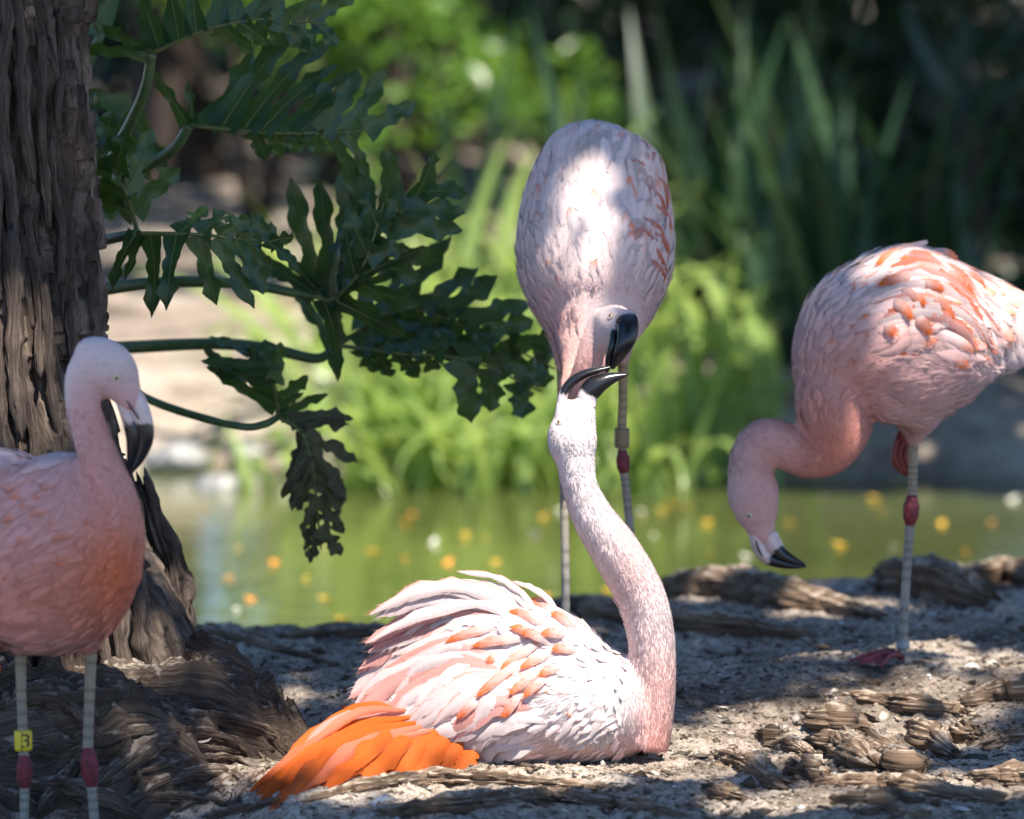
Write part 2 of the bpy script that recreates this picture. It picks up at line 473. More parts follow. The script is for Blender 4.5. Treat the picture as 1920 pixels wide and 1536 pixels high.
# ------------------------------------------------------------------ wood: logs, roots, trunk
def wood_tube(c, r0, seed, nA=56, squash=1.0, groove=0.22, ends=True, lump=0.16, freq=2.3, ref=(0, 0, 1), fine=1.0):
    """fibrous tube along c (N,3); r0 (N,). returns verts, quads, uv. angle 0 = underside"""
    n = len(c)
    T, A, B = frames(c, ref)               # B = up, A = side
    L = np.concatenate([[0], np.cumsum(np.linalg.norm(np.diff(c, axis=0), axis=1))])
    th = np.arange(nA) / nA * 2 * math.pi
    tt, ll = np.meshgrid(th, L)
    rr = np.repeat(np.asarray(r0)[:, None], nA, 1)
    rm = float(np.mean(r0))
    cx, cy = np.cos(tt), np.sin(tt)
    tw = 0.5 * ll / max(rm, 1e-3) * 0.012
    pc = np.stack([np.cos(tt + tw).ravel() * freq, np.sin(tt + tw).ravel() * freq, ll.ravel() / rm * 0.16], 1)
    g = ridge(pc * 1.6, 3, seed).reshape(n, nA)
    lm = fbm(np.stack([cx.ravel() * 0.8, cy.ravel() * 0.8, ll.ravel() / rm * 0.45], 1), 3, seed + 50).reshape(n, nA)
    fn = ridge(pc * np.array([5.5, 5.5, 2.2]), 2, seed + 80).reshape(n, nA)
    ck = vnoise(pc * np.array([3.2, 3.2, 3.0]) + 5, seed + 91).reshape(n, nA)
    k1 = sstep(0.13, 0.0, np.abs(vnoise(pc * np.array([1.9, 1.9, 1.5]) + 3.3, seed + 60))).reshape(n, nA)
    k2 = sstep(0.16, 0.0, np.abs(vnoise(pc * np.array([4.5, 4.5, 2.2]) + 7.7, seed + 61))).reshape(n, nA)
    fac = _h(np.floor((np.cos(tt) * 2.2 + 9)).astype(np.int64).ravel(), np.floor(np.sin(tt) * 2.2 + 9).astype(np.int64).ravel(), np.floor(ll / rm * 0.7 + 0.4 * lm).astype(np.int64).ravel() & 0xffff, seed).reshape(n, nA)
    rr = rr * (1 + 0.13 * fine * fac - 0.26 * fine * k1 * (0.5 + 0.5 * groove / 0.4) - 0.10 * fine * k2 + lump * lm + groove * (g - 0.4) * 0.5 + 0.05 * fine * fn - 0.10 * fine * np.clip(ck - 0.35, 0, 1))
    jit = np.zeros_like(ll)
    if ends:
        e = vnoise(np.stack([cx.ravel() * 3, cy.ravel() * 3, 0 * ll.ravel() + seed], 1), seed + 9).reshape(n, nA)
        w0, w1 = np.clip(1 - ll / (2.2 * rm), 0, 1), np.clip(1 - (L[-1] - ll) / (2.2 * rm), 0, 1)
        jit = -e * rm * 1.0 * w0 + e[::-1] * rm * 1.0 * w1
        rr = rr * (1 - 0.22 * w0 ** 4) * (1 - 0.22 * w1 ** 4)
    v = c[:, None] + T[:, None] * jit[..., None] - B[:, None] * (rr * squash * cx)[..., None] + A[:, None] * (rr * cy)[..., None]
    uv = np.stack([ll.ravel(), (tt * rm).ravel()], 1)
    v = np.vstack([v.reshape(-1, 3), c[0] + T[0] * rm * 0.15, c[-1] - T[-1] * rm * 0.15])
    uv = np.vstack([uv, uv[0], uv[-1]])
    f = []
    for i in range(n - 1):
        for j in range(nA):
            k = (j + 1) % nA
            f.append((i * nA + j, (i + 1) * nA + j, (i + 1) * nA + k, i * nA + k))
    for j in range(nA):
        k = (j + 1) % nA
        f.append((n * nA, j, k)); f.append((n * nA + 1, (n - 1) * nA + k, (n - 1) * nA + j))
    return v, f, uv
def wood_obj(name, v, f, uv, m, parent=None, base=None):
    b = np.asarray(base if base is not None else v.mean(0))
    me = mesh_data(name, v - b, f, mat=m); set_uv(me, uv)
    o = link(name, me, parent)
    if parent is None: o.location = b
    return o
def log(name, pts, label, cat, seed, sink=0.25, squash=0.75, m='wood', group=None, nA=56, n=10, groove=0.22, lump=0.16, d=None):
    """pts: (px, py, radius px) along the visible middle line of the piece, lying on the ground"""
    q = catmull(np.array(pts, float), n)
    c, r = [], []
    for a in q:
        g = P(a[0], a[1], d) if d else G(a[0], a[1] + a[2] * squash * (1 - sink))
        s = g.y / FPX
        c.append(np.array(g) + (0 if d else np.array((0, 0.4 * a[2] * s, a[2] * s * squash * (1 - sink)))))
        r.append(a[2] * s)
    c, r = np.array(c), np.array(r)
    k = np.ones(7) / 7
    if len(c) > 12:
        pad = np.vstack([[c[0]] * 3, c, [c[-1]] * 3])
        c = np.stack([np.convolve(pad[:, i], k, 'valid') for i in range(3)], 1)
    v, f, uv = wood_tube(c, r, seed, nA, squash, groove, True, lump)
    o = wood_obj(name, v, f, uv, M[m])
    return tag(o, label, cat, group)

# --- the old tree at the left
trunk_base = P(-60, 1330, 11.0)
tree = thing('old_tree', 'old tree with shaggy dark brown bark and a flared root base at water edge', 'tree', trunk_base)
def z_of(py, d=11.0): return P(0, py, d).z
prof = np.array([(-6000, 90, 200), (-1500, 110, 215), (0, 126, 225), (300, 140, 232), (600, 172, 248), (850, 208, 270), (950, 236, 285),
                 (1050, 268, 305), (1150, 296, 330), (1250, 322, 360), (1330, 352, 395), (1420, 400, 450)], float)
vz = np.concatenate([np.arange(z_of(1420), z_of(-40), 0.0042), np.linspace(z_of(-45), 6.0, 40)])
pyv = np.interp(vz[::-1], [z_of(p) for p in prof[::-1, 0]], prof[::-1, 0])[::-1]
sc11 = 11.0 / FPX
re = (np.interp(pyv, prof[:, 0], prof[:, 1]) - 960) * sc11
rt = np.interp(pyv, prof[:, 0], prof[:, 2]) * sc11
nA = 460
th = np.arange(nA) / nA * 2 * math.pi + math.pi / 2      # seam at the far side
tt, zz = np.meshgrid(th, vz)
R0 = np.repeat(rt[:, None], nA, 1)
cx_, sy_ = np.cos(tt), np.sin(tt)
w = fbm(np.stack([cx_.ravel() * 2, sy_.ravel() * 2, zz.ravel() * 1.6], 1), 3, 21).reshape(tt.shape)
pp = np.stack([(cx_ * 3.4).ravel(), (sy_ * 3.4).ravel(), (zz * 0.85 + 0.5 * w).ravel()], 1)
r1 = ridge(pp * 1.15 + 0.25 * w.ravel()[:, None], 3, 22).reshape(tt.shape)
r2 = ridge(pp * np.array([4.2, 4.2, 2.6]), 3, 25).reshape(tt.shape)
steps = np.floor(zz * 5.2 + 1.6 * vnoise(np.stack([cx_.ravel() * 6, sy_.ravel() * 6, 0.3 * zz.ravel()], 1), 28).reshape(tt.shape) + 8)
plate = _h(steps.astype(np.int64).ravel() & 0xffff, (np.floor((tt + 0.10 * w) * 7).astype(np.int64).ravel()) & 0xffff, np.zeros(tt.size, np.int64), 3).reshape(tt.shape)
st2 = np.floor(zz * 6.1 + 2.6 * vnoise(np.stack([cx_.ravel() * 13, sy_.ravel() * 13, 0.5 * zz.ravel()], 1), 38).reshape(tt.shape) + 8)
plate2 = _h(st2.astype(np.int64).ravel() & 0xffff, (np.floor((tt + 0.06 * w + 0.05 * np.sin(zz * 9)) * 17).astype(np.int64).ravel()) & 0xffff, np.zeros(tt.size, np.int64), 5).reshape(tt.shape)
flare = sstep(1000, 1350, np.repeat(pyv[:, None], nA, 1))
lobe = 1 + flare * 0.14 * np.cos(5 * tt + 0.6) + 0.05 * w
r3 = ridge(pp * np.array([10, 10, 4.0]), 2, 29).reshape(tt.shape)
crk = sstep(0.14, 0, np.abs(vnoise(pp * np.array([2.3, 2.3, 1.1]) + 0.4 * w.ravel()[:, None], 33))).reshape(tt.shape)
Rr = R0 * lobe - 0.024 * crk + 0.020 * (r1 - 0.9) + 0.012 * (r2 - 0.5) + 0.005 * r3 + 0.010 * plate2 * (1 - 0.4 * flare) + 0.018 * plate * (1 - 0.5 * flare) + 0.02 * w
xc = np.repeat((re - rt)[:, None], nA, 1)
V = np.stack([xc + Rr * cx_, 11.0 + Rr * sy_, zz], -1).reshape(-1, 3)
ii = np.arange(tt.size).reshape(tt.shape)
jj = np.roll(ii, -1, 1)
F = np.stack([ii[:-1], jj[:-1], jj[1:], ii[1:]], -1).reshape(-1, 4)
me = mesh_data('trunk', V - np.array(trunk_base), F, mat=M['bark'])
set_uv(me, np.stack([zz.ravel(), (tt * 0.27).ravel()], 1))
link('trunk', me, tree)
# loose bark strips hanging on the trunk
def trunk_pt(px, py, lift=0.0):
    p = P(px, py, 11.0)
    i = int(np.clip(np.searchsorted(vz, p.z), 0, len(vz) - 1))
    x0, r = re[i] - rt[i], rt[i] * 0.97 + lift
    dx = np.clip(p.x - x0, -0.97 * r, 0.97 * r)
    return np.array((x0 + dx, 11.0 - math.sqrt(r * r - dx * dx), p.z))
strip_px = [((45, -20), (75, 330), 12), ((88, 60), (100, 420), 9), ((20, 120), (42, 470), 13), ((105, 250), (128, 520), 9), ((70, 380), (98, 690), 10),
            ((8, 240), (12, 600), 12), ((35, 420), (60, 800), 16), ((95, 520), (130, 840), 9), ((5, 560), (30, 900), 18), ((60, 640), (85, 860), 12),
            ((140, 560), (165, 830), 8), ((118, 20), (122, 240), 8), ((28, -30), (30, 160), 10), ((225, 1040), (262, 1290), 15), ((262, 1090), (296, 1300), 14),
            ((290, 1130), (322, 1290), 10), ((200, 1100), (225, 1310), 11), ((245, 1000), (272, 1120), 12)]
for k, (a, b, wpx) in enumerate(strip_px):
    nS = 22
    q = np.linspace(0, 1, nS)
    c = np.array([trunk_pt(a[0] + (b[0] - a[0]) * t + 4 * math.sin(7 * t + k), a[1] + (b[1] - a[1]) * t, 0.020 + 0.012 * math.sin(3.1 * t + k)) for t in q])
    wd = wpx * sc11 * (0.35 + 0.75 * np.sin(math.pi * (0.12 + 0.80 * q)) ** 0.6) * (1 + 0.25 * vnoise(np.stack([q * 9, 0 * q + k, 0 * q], 1), 31))
    v, f, uv = wood_tube(c, wd, 300 + k, 16, 1.0, 0.3, True, 0.12, ref=(0, 1, 0))
    v[:, 1] = c.mean(0)[1] + (v[:, 1] - c.mean(0)[1])
    wood_obj('bark_strip', v, f, uv, M['bark'], tree, trunk_base)
# dark jagged buttress behind the base
for k, (pts, rr_) in enumerate([([(268, 905), (292, 985), (318, 1060), (322, 1140), (300, 1230)], [12, 26, 34, 40, 36]),
                                ([(300, 1000), (330, 1070), (334, 1150), (318, 1240)], [8, 22, 26, 22])]):
    q = catmull(np.array([(p[0], p[1], r) for p, r in zip(pts, rr_)], float), 12)
    c = np.array([P(a[0], a[1], 11.12 + 0.05 * k) for a in q])
    v, f, uv = wood_tube(c, q[:, 2] * 11.1 / FPX, 340 + k, 60, 1.0, 0.5, True, 0.35, ref=(0, 1, 0))
    wood_obj('buttress', v, f, uv, M['bark'], tree, trunk_base)
# root mound: one swollen, folded mass of roots
mx, my = np.arange(-1.15, -0.34, 0.0042), np.arange(10.12, 11.05, 0.0052)
X, Y = np.meshgrid(mx, my)
pxy = np.stack([X.ravel(), Y.ravel(), 0 * X.ravel()], 1)
wv = np.stack([fbm(pxy * 3.2, 3, 41), fbm(pxy * 3.2 + 9, 3, 42), 0 * X.ravel()], 1)
fold = ridge(pxy * np.array([3.4, 8.5, 1]) + wv * 1.25, 3, 43)
fib = ridge(pxy * np.array([9, 34, 1]) + wv * 4.5, 2, 45)
hm = 0.19 * sstep(10.12, 10.62, Y.ravel()) * (1 - sstep(-0.80, -0.50, X.ravel() - 0.10 * vnoise(pxy * 5, 46) - 0.14 * sstep(10.55, 10.8, Y.ravel())))
edge = sstep(0.0, 0.07, hm)
crk = sstep(0.16, 0, np.abs(vnoise(pxy * np.array([4.5, 13, 1]) + wv * 2.2, 49)))
Zm = ground_z(X.ravel(), Y.ravel()) - 0.022 * edge * crk + hm * (1 + 0.25 * vnoise(pxy * 6, 48)) + edge * (0.042 * (fold - 0.75) + 0.010 * fib + 0.006 * ridge(pxy * np.array([22, 60, 1]) + wv * 9, 2, 47)) - 0.03 * (1 - edge)
idx = np.arange(X.size).reshape(X.shape)
F = np.stack([idx[:-1, :-1], idx[:-1, 1:], idx[1:, 1:], idx[1:, :-1]], -1).reshape(-1, 4)
me = mesh_data('root_flare', np.stack([X.ravel(), Y.ravel(), Zm], 1) - np.array(trunk_base), F, mat=M['root'])
set_uv(me, np.stack([X.ravel() + 0.25 * wv[:, 0], Y.ravel() * 1.3 + 0.22 * wv[:, 1] + Zm], 1))
link('root_flare', me, tree)
# single roots crawling over the mound
def mound_z(x, y):
    i = int(np.clip(np.searchsorted(my, y), 0, len(my) - 1)); j = int(np.clip(np.searchsorted(mx, x), 0, len(mx) - 1))
    return max(float(Zm.reshape(X.shape)[i, j]), ground_at(x, y))
def RG(px, py):
    d = 10.1
    while d < 11.2:
        p = P(px, py, d)
        if p.z <= mound_z(p.x, p.y): return p
        d += 0.012
    return P(px, py, 10.9)
roots = [([(330, 1340), (420, 1350), (500, 1375), (540, 1420)], 15), ([(120, 1420), (230, 1380), (330, 1372), (430, 1392), (500, 1430)], 16),
         ([(180, 1480), (280, 1400), (330, 1390)], 22), ([(20, 1480), (110, 1475), (200, 1500), (260, 1536)], 20), ([(200, 1536), (300, 1470), (400, 1450), (470, 1470)], 17),
         ([(320, 1530), (400, 1480), (450, 1450)], 16), ([(430, 1536), (460, 1470), (500, 1440)], 14), ([(0, 1330), (80, 1310), (150, 1340), (200, 1400)], 16),
         ([(60, 1536), (140, 1440), (190, 1410)], 14), ([(250, 1450), (330, 1430), (420, 1420), (490, 1445)], 10), ([(340, 1400), (430, 1408), (520, 1405)], 9),
         ([(0, 1420), (60, 1400), (110, 1420)], 15), ([(250, 1500), (350, 1496), (450, 1510)], 12), ([(380, 1536), (460, 1520), (540, 1500)], 12)]
for k, (pts, rp) in enumerate(roots):
    q = catmull(np.array(pts, float), 12)
    c = np.array([np.array(RG(a[0], a[1])) for a in q])
    ker = np.ones(9) / 9; pad = np.vstack([[c[0]] * 4, c, [c[-1]] * 4])
    c = np.stack([np.convolve(pad[:, i], ker, 'valid') for i in range(3)], 1)
    t = np.linspace(0, 1, len(c))
    rr_ = rp * 10.4 / FPX * (0.55 + 0.6 * np.sin(math.pi * (0.1 + 0.8 * t))) 
    v, f, uv = wood_tube(c, rr_, 400 + k, 44, 0.8, 0.4, True, 0.22)
    wood_obj('root', v, f, uv, M['root'], tree, trunk_base)

# --- logs along the bank edge and wood half buried in the sand
bank = 'weathered logs along the bank edge'
log('driftwood_log', [(1235, 1112, 22), (1310, 1098, 33), (1400, 1102, 36), (1500, 1126, 34), (1600, 1146, 20), (1650, 1160, 12)], 'long sunlit weathered log with a humped middle at the water edge', 'log', 501, 0.3, 0.95, n=16, nA=72)
log('driftwood_log', [(1655, 1088, 32), (1720, 1092, 42), (1800, 1106, 40), (1850, 1128, 22)], 'short stubby dark brown log with blunt rounded end beside a flamingo leg', 'log', 502, 0.3, 1.0, n=16, nA=72)
log('driftwood_log', [(1760, 1075, 14), (1840, 1078, 26), (1930, 1075, 34), (2050, 1080, 34)], 'pale sunlit log running on from behind the stubby dark log', 'log', 503, 0.3, 0.9, n=16, nA=72)
log('driftwood_log', [(1020, 1140, 22), (1130, 1146, 28), (1260, 1165, 30), (1400, 1182, 26), (1520, 1195, 14)], 'shaded grey-brown log lying in front of the humped sunlit log', 'log', 504, 0.35, 0.9, n=16, nA=64)
log('driftwood_log', [(520, 1196, 12), (640, 1188, 16), (760, 1190, 18), (900, 1180, 20), (1010, 1165, 18)], 'dark shaded log behind the sitting flamingo at the pond edge', 'log', 505, 0.3, 0.9, n=12)
log('driftwood_log', [(330, 1190, 10), (420, 1192, 14), (500, 1200, 12)], 'short dark log behind the fallen branch beside the tree base', 'log', 506, 0.3, 0.9, n=10, nA=40)
log('fallen_branch', [(322, 1178, 10), (400, 1186, 12), (480, 1206, 11), (560, 1228, 11), (640, 1252, 9)], 'bare straight fallen branch slanting from the tree base behind orange tail feathers', 'branch', 507, 0.1, 1.0, n=12, nA=32, groove=0.12, lump=0.1)
log('half_buried_root', [(560, 1512, 14), (680, 1482, 24), (800, 1468, 27), (900, 1468, 24), (1010, 1476, 20), (1120, 1480, 14), (1200, 1490, 8)], 'long split weathered root half buried right under the sitting flamingo', 'root', 508, 0.55, 0.8, n=18, nA=84, groove=0.45)
log('half_buried_root', [(700, 1532, 20), (820, 1520, 30), (960, 1508, 34), (1100, 1512, 32), (1220, 1524, 24), (1320, 1540, 14)], 'broad weathered root with dark knot in the sand below the split root', 'root', 509, 0.5, 0.75, n=18, nA=84, groove=0.4)
log('wood_slab', [(1590, 1306, 14), (1660, 1318, 24), (1740, 1326, 25), (1808, 1338, 16)], 'flat splintered slab of pale wood lying on top of the sand', 'wood', 510, 0.1, 0.75, n=16, nA=64, groove=0.4)
log('half_buried_root', [(1790, 1330, 14), (1850, 1306, 24), (1930, 1292, 34), (2040, 1280, 36)], 'large dark half buried root rising beside the flat splintered slab', 'root', 511, 0.4, 0.8, n=16, nA=64)
chunks = 'broken wood chunks half buried in the sand'
ch = [([(1520, 1350, 18), (1570, 1356, 24), (1632, 1374, 16)], 'rounded broken wood chunk topmost among the buried chunks'),
      ([(1520, 1392, 14), (1590, 1412, 22), (1650, 1440, 18)], 'grooved wood wedge below the rounded topmost chunk'),
      ([(1570, 1386, 14), (1650, 1408, 26), (1720, 1436, 22)], 'pale grooved wood chunk in the middle of the buried chunks'),
      ([(1650, 1420, 16), (1690, 1436, 24), (1712, 1446, 16)], 'dark blunt wood stub at the end of the pale grooved chunk'),
      ([(1716, 1372, 16), (1750, 1392, 22), (1790, 1420, 14)], 'upright leaning wood stub in front of the flat splintered slab'),
      ([(1796, 1366, 12), (1816, 1376, 18), (1836, 1392, 12)], 'small pointed wood stub beside the leaning stub'),
      ([(1356, 1420, 12), (1410, 1440, 18), (1470, 1478, 14)], 'slanted stick of wood near the neck base of the sitting flamingo'),
      ([(1494, 1428, 14), (1518, 1452, 22), (1560, 1470, 14)], 'squarish dark wood chunk beside the slanted stick'),
      ([(1420, 1378, 10), (1450, 1384, 15), (1478, 1396, 10)], 'low brown wood chip behind the slanted stick'),
      ([(1530, 1474, 12), (1640, 1470, 18), (1760, 1486, 18), (1880, 1506, 12)], 'long thin half buried root splinter below the buried chunks'),
      ([(1560, 1508, 12), (1650, 1502, 16), (1760, 1516, 14)], 'grey wood strip below the long thin splinter'),
      ([(1824, 1462, 12), (1880, 1462, 20), (1950, 1458, 20)], 'weathered wood block below the leaning stubs'),
      ([(1840, 1400, 12), (1890, 1384, 16), (1950, 1376, 18)], 'ridged wood piece between the dark half buried root and the weathered block'),
      ([(1345, 1486, 15), (1362, 1490, 20), (1378, 1494, 14)], 'small round brown clod of wood alone on the sand'),
      ([(1610, 1528, 10), (1680, 1522, 13), (1740, 1532, 10)], 'bright pale wood splinter below the grey wood strip'),
      ([(1440, 1400, 8), (1490, 1404, 13), (1520, 1416, 9)], 'flat wood chip between the slanted stick and the topmost chunk'),
      ([(1284, 1330, 8), (1330, 1300, 0.1), (1340, 1300, 0.1)], None)]
for k, (pts, lab) in enumerate(ch):
    if lab is None: continue
    pts = [(a, b, c_ * 1.28) for a, b, c_ in pts]
    log('wood_chunk', pts, lab, 'wood', 520 + k, 0.15, 0.95, group=chunks, n=20, nA=72, groove=0.30, lump=0.36)
log('driftwood_stick', [(470, 1328, 4), (500, 1312, 7), (530, 1296, 4)], 'short pale broken stick lying beside downy white feathers', 'stick', 560, 0.0, 1.0, n=10, nA=24)

# --- litter on the sand
def litter(n, seed, s0=0.0022, s1=0.006):
    r = np.random.default_rng(seed)
    x = r.uniform(-1.25, 1.3, n); y = r.uniform(9.85, 12.6, n)
    z = ground_z(x, y)
    s = s0 + s1 * r.random(n) ** 3
    base = np.array([(1, 0, 0), (-0.6, 0.8, 0), (-0.6, -0.8, 0), (0, 0, 0.8), (0.5, 0.5, 0.5)], float)
    fc = [(0, 4, 3), (4, 1, 3), (1, 2, 3), (2, 0, 3), (0, 1, 4), (0, 2, 1)]
    ang = r.uniform(0, 6.28, n); lx = r.uniform(0.8, 2.6, n); lz = r.uniform(0.4, 1.0, n)
    v = base[None] * np.stack([lx, np.full(n, 0.9), lz], 1)[:, None] * s[:, None, None] + r.normal(0, 0.25, (n, 5, 3)) * s[:, None, None]
    ca, sa = np.cos(ang)[:, None], np.sin(ang)[:, None]
    v = np.stack([v[..., 0] * ca - v[..., 1] * sa, v[..., 0] * sa + v[..., 1] * ca, v[..., 2]], -1)
    v += np.stack([x, y, z], 1)[:, None]
    pal = np.array([(0.10, 0.07, 0.05), (0.2, 0.15, 0.11), (0.33, 0.27, 0.21), (0.45, 0.39, 0.33), (0.07, 0.06, 0.05), (0.6, 0.58, 0.55)])
    c = pal[r.choice(6, n, p=[0.28, 0.27, 0.19, 0.11, 0.12, 0.03])]
    f = (np.array(fc)[None] + 5 * np.arange(n)[:, None, None]).reshape(-1, 3)
    return v.reshape(-1, 3), f, np.repeat(c, 5, 0)
v, f, c = litter(24000, 61)
v2, f2, c2 = litter(1900, 62, 0.006, 0.013)
f = np.vstack([f, f2 + len(v)]); v = np.vstack([v, v2]); c = np.vstack([c, c2])
o = link('ground_litter', mesh_data('ground_litter', v, f, c, False, M['chips']), kind='stuff')
o['label'] = 'wood crumbs and grit scattered over the sandy bank'; o['category'] = 'litter'

# ------------------------------------------------------------------ philodendron
def leaf_mesh(mid, d, lobes, seed, wav=1.0, spec=None):
    """mid: (px,py,off) midrib; lobes: per side (len px, depth slope, n, t0, t1, ang0, ang1, droop)"""
    r = np.random.default_rng(seed)
    q = catmull(np.array(mid, float), 10)
    Mw = np.array([P(a[0], a[1], d + a[2]) for a in q]); npt = len(q)
    s = d / FPX
    V, F, RV = [], [], []
    Tm = np.gradient(Mw, axis=0)
    Lm = float(np.sum(np.linalg.norm(np.diff(Mw, axis=0), axis=1)))
    RV.append((Mw + np.array((0, -0.002, 0)), np.linspace(4.5, 1.6, npt) * s))
    for side, (ln, slope, nl, t0, t1, a0, a1, droop) in lobes:
        sp = Lm * (t1 - t0) / nl
        for k in range(nl):
            t = t0 + (t1 - t0) * (k + 0.5 + 0.25 * (r.random() - 0.5)) / nl
            fi = t * (npt - 1); i0 = int(min(fi, npt - 2)); fr = fi - i0
            b = Mw[i0] * (1 - fr) + Mw[i0 + 1] * fr
            tp = q[min(i0 + 1, npt - 1), :2] - q[i0, :2]
            ta = math.atan2(-tp[1], tp[0])
            u = (k + 0.5) / nl
            ang = ta + side * math.radians(a0 + (a1 - a0) * u + r.normal(0, 7))
            L = ln * (1 - 0.45 * u ** 1.5) * r.uniform(0.78, 1.15) * s
            dv = np.array((math.cos(ang), slope + r.normal(0, 0.18), math.sin(ang)))
            tm = Tm[i0] / np.linalg.norm(Tm[i0])
            nr = np.cross(dv, tm); nr /= np.linalg.norm(nr) + 1e-9
            if nr[1] > 0: nr = -nr
            nR = 16
            ss = np.linspace(0, 1, nR)
            bend = r.normal(0, 0.10); lift = r.normal(0, 0.10)
            cl = b + dv * (L * ss)[:, None] + tm * (L * bend * ss ** 2)[:, None] + nr * (L * lift * np.sin(ss * 2.4))[:, None]
            cl[:, 2] -= droop * L * ss ** 2
            wv = np.cross(np.gradient(cl, axis=0), nr); wv /= np.linalg.norm(wv, axis=1)[:, None]
            if wv[0].dot(tm) < 0: wv = -wv
            W = max(0.50 * sp, 0.115 * L)
            prof = np.interp(ss, [0, 0.1, 0.24, 0.36, 0.55, 0.74, 0.88, 1.0], [1.35, 1.25, 0.92, 0.62, 0.84, 0.90, 0.58, 0.03]) * W
            ph = r.uniform(0, 6.28, 2)
            rows = []
            for sd in (1, -1):
                p = prof * (1 + 0.24 * wav * np.sin(ss * 17 + ph[0] + sd) * sstep(0.15, 0.4, ss) + 0.14 * wav * np.sin(ss * 31 + ph[1] * sd) * sstep(0.2, 0.4, ss))
                ripple = nr * (0.30 * wav * prof * np.sin(ss * 14 + ph[1] + 1.5 * sd) * sstep(0.2, 0.5, ss))[:, None]
                for c_, rp in ((0.5, 0.25), (1.0, 1.0)):
                    rows.append((sd * c_, cl + wv * (sd * c_ * p)[:, None] + ripple * rp + nr * (0.16 * c_ * p)[:, None]))
            rows.append((0, cl)); rows.sort(key=lambda z: z[0])
            o = len(V)
            for i in range(nR):
                for _, rw in rows: V.append(rw[i])
            for i in range(nR - 1):
                for j in range(4):
                    F.append((o + i * 5 + j, o + i * 5 + j + 1, o + (i + 1) * 5 + j + 1, o + (i + 1) * 5 + j))
            RV.append((cl - nr * 0.0 + np.array((0, -0.0012, 0)), np.linspace(1.6, 0.5, nR) * s))
    return np.array(V), F, RV
philo_base = P(60, 1150, 11.5)
philo = thing('philodendron', 'big dark green philodendron with deeply cut leaves growing from behind the tree', 'plant', philo_base)
def philo_leaf(mid, d, lobes, petiole, seed, wav=1.0, label=None, dry=False):
    v, f, RV = leaf_mesh(mid, d, lobes, seed, wav)
    o = part('leaf', v, f, M['dryleaf' if dry else 'philo'], philo, philo_base)
    if label: o['label'] = label
    rv = join([tube(c, r, nseg=6) for c, r in RV])
    part('rib', rv[0], rv[1], M['rib'], o, philo_base)
    if petiole:
        c, rr_, q = px_line(petiole, d, 10)
        tv, tf = tube(c, rr_[0], nseg=12)
        part('petiole', tv, tf, M['petiole'], o, philo_base)
# side +1 = counter-clockwise (up for a midrib running right), -1 = down
philo_leaf([(285, 100, 0), (390, 55, -.03), (500, 35, -.02), (615, 45, .03)], 11.25,
           [(1, (190, 0.35, 9, 0.0, 0.95, 82, 40, 0.05)), (1, (150, 0.2, 3, -0.02, 0.05, 150, 110, 0.0)), (-1, (75, 0.4, 6, 0.35, 0.98, 50, 25, 0.3))],
           [(160, 420, .25, 12), (215, 290, .12, 11), (268, 180, .03, 10), (285, 100, 0, 9)], 71)
philo_leaf([(355, 235, 0), (470, 247, -.04), (590, 250, -.04), (715, 243, 0)], 11.35,
           [(1, (215, 0.45, 9, 0.02, 0.97, 62, 34, 0.0)), (1, (150, 0.2, 2, -0.02, 0.03, 130, 105, 0.0)), (-1, (120, 0.3, 2, 0.72, 0.86, 75, 60, 0.2)), (-1, (50, 0.6, 4, 0.3, 0.7, 70, 60, 0.3))],
           [(190, 345, .2, 11), (262, 318, .1, 11), (325, 280, .03, 10), (355, 235, 0, 9)], 72)
philo_leaf([(258, 438, 0), (370, 440, -.05), (450, 448, -.03), (525, 455, .02)], 11.1,
           [(-1, (165, 0.0, 7, 0.0, 0.95, 92, 48, 0.12)), (1, (85, 0.3, 6, 0.15, 0.97, 45, 25, 0.1)), (-1, (150, 0.15, 2, -0.02, 0.02, 128, 105, 0.1))],
           [(120, 470, .3, 11), (190, 452, .12, 10), (258, 438, 0, 9)], 73)
philo_leaf([(258, 436, .02), (235, 360, .0), (190, 280, .02), (150, 205, .08)], 11.2,
           [(-1, (125, 0.2, 5, 0.08, 0.9, 62, 30, 0.0)), (1, (105, 0.3, 5, 0.1, 0.9, 60, 30, 0.0))], None, 74)
philo_leaf([(590, 556, 0), (660, 490, -.05), (750, 400, -.05), (855, 300, .03)], 11.45,
           [(1, (225, 0.1, 8, 0.0, 0.8, 62, 28, 0.05)), (-1, (165, 0.1, 7, 0.05, 0.85, 62, 35, 0.12)), (1, (165, 0.3, 3, -0.02, 0.05, 110, 80, 0.0))],
           [(110, 560, .2, 13), (200, 542, .1, 12), (320, 529, .02, 11), (450, 532, 0, 10), (545, 548, 0, 9), (590, 556, 0, 8)], 75)
philo_leaf([(590, 556, 0), (625, 560, -.02), (680, 500, -.06), (720, 380, -.05)], 11.4,
           [(1, (150, 0.1, 6, 0.1, 0.95, 58, 25, 0.0)), (-1, (150, 0.1, 6, 0.1, 0.95, 58, 25, 0.1))], None, 175)
philo_leaf([(632, 648, 0), (750, 580, -.04), (880, 615, -.04), (1040, 692, .04)], 11.7,
           [(1, (150, 0.35, 9, 0.1, 0.96, 58, 35, 0.02)), (-1, (110, 0.3, 8, 0.1, 0.96, 62, 35, 0.1)), (1, (120, 0.2, 3, -0.02, 0.05, 95, 60, 0.0))],
           [(120, 660, .1, 13), (250, 651, 0, 12), (400, 645, -.04, 11), (500, 653, -.04, 11), (585, 672, -.02, 10), (615, 664, 0, 9), (632, 648, 0, 8)], 76)
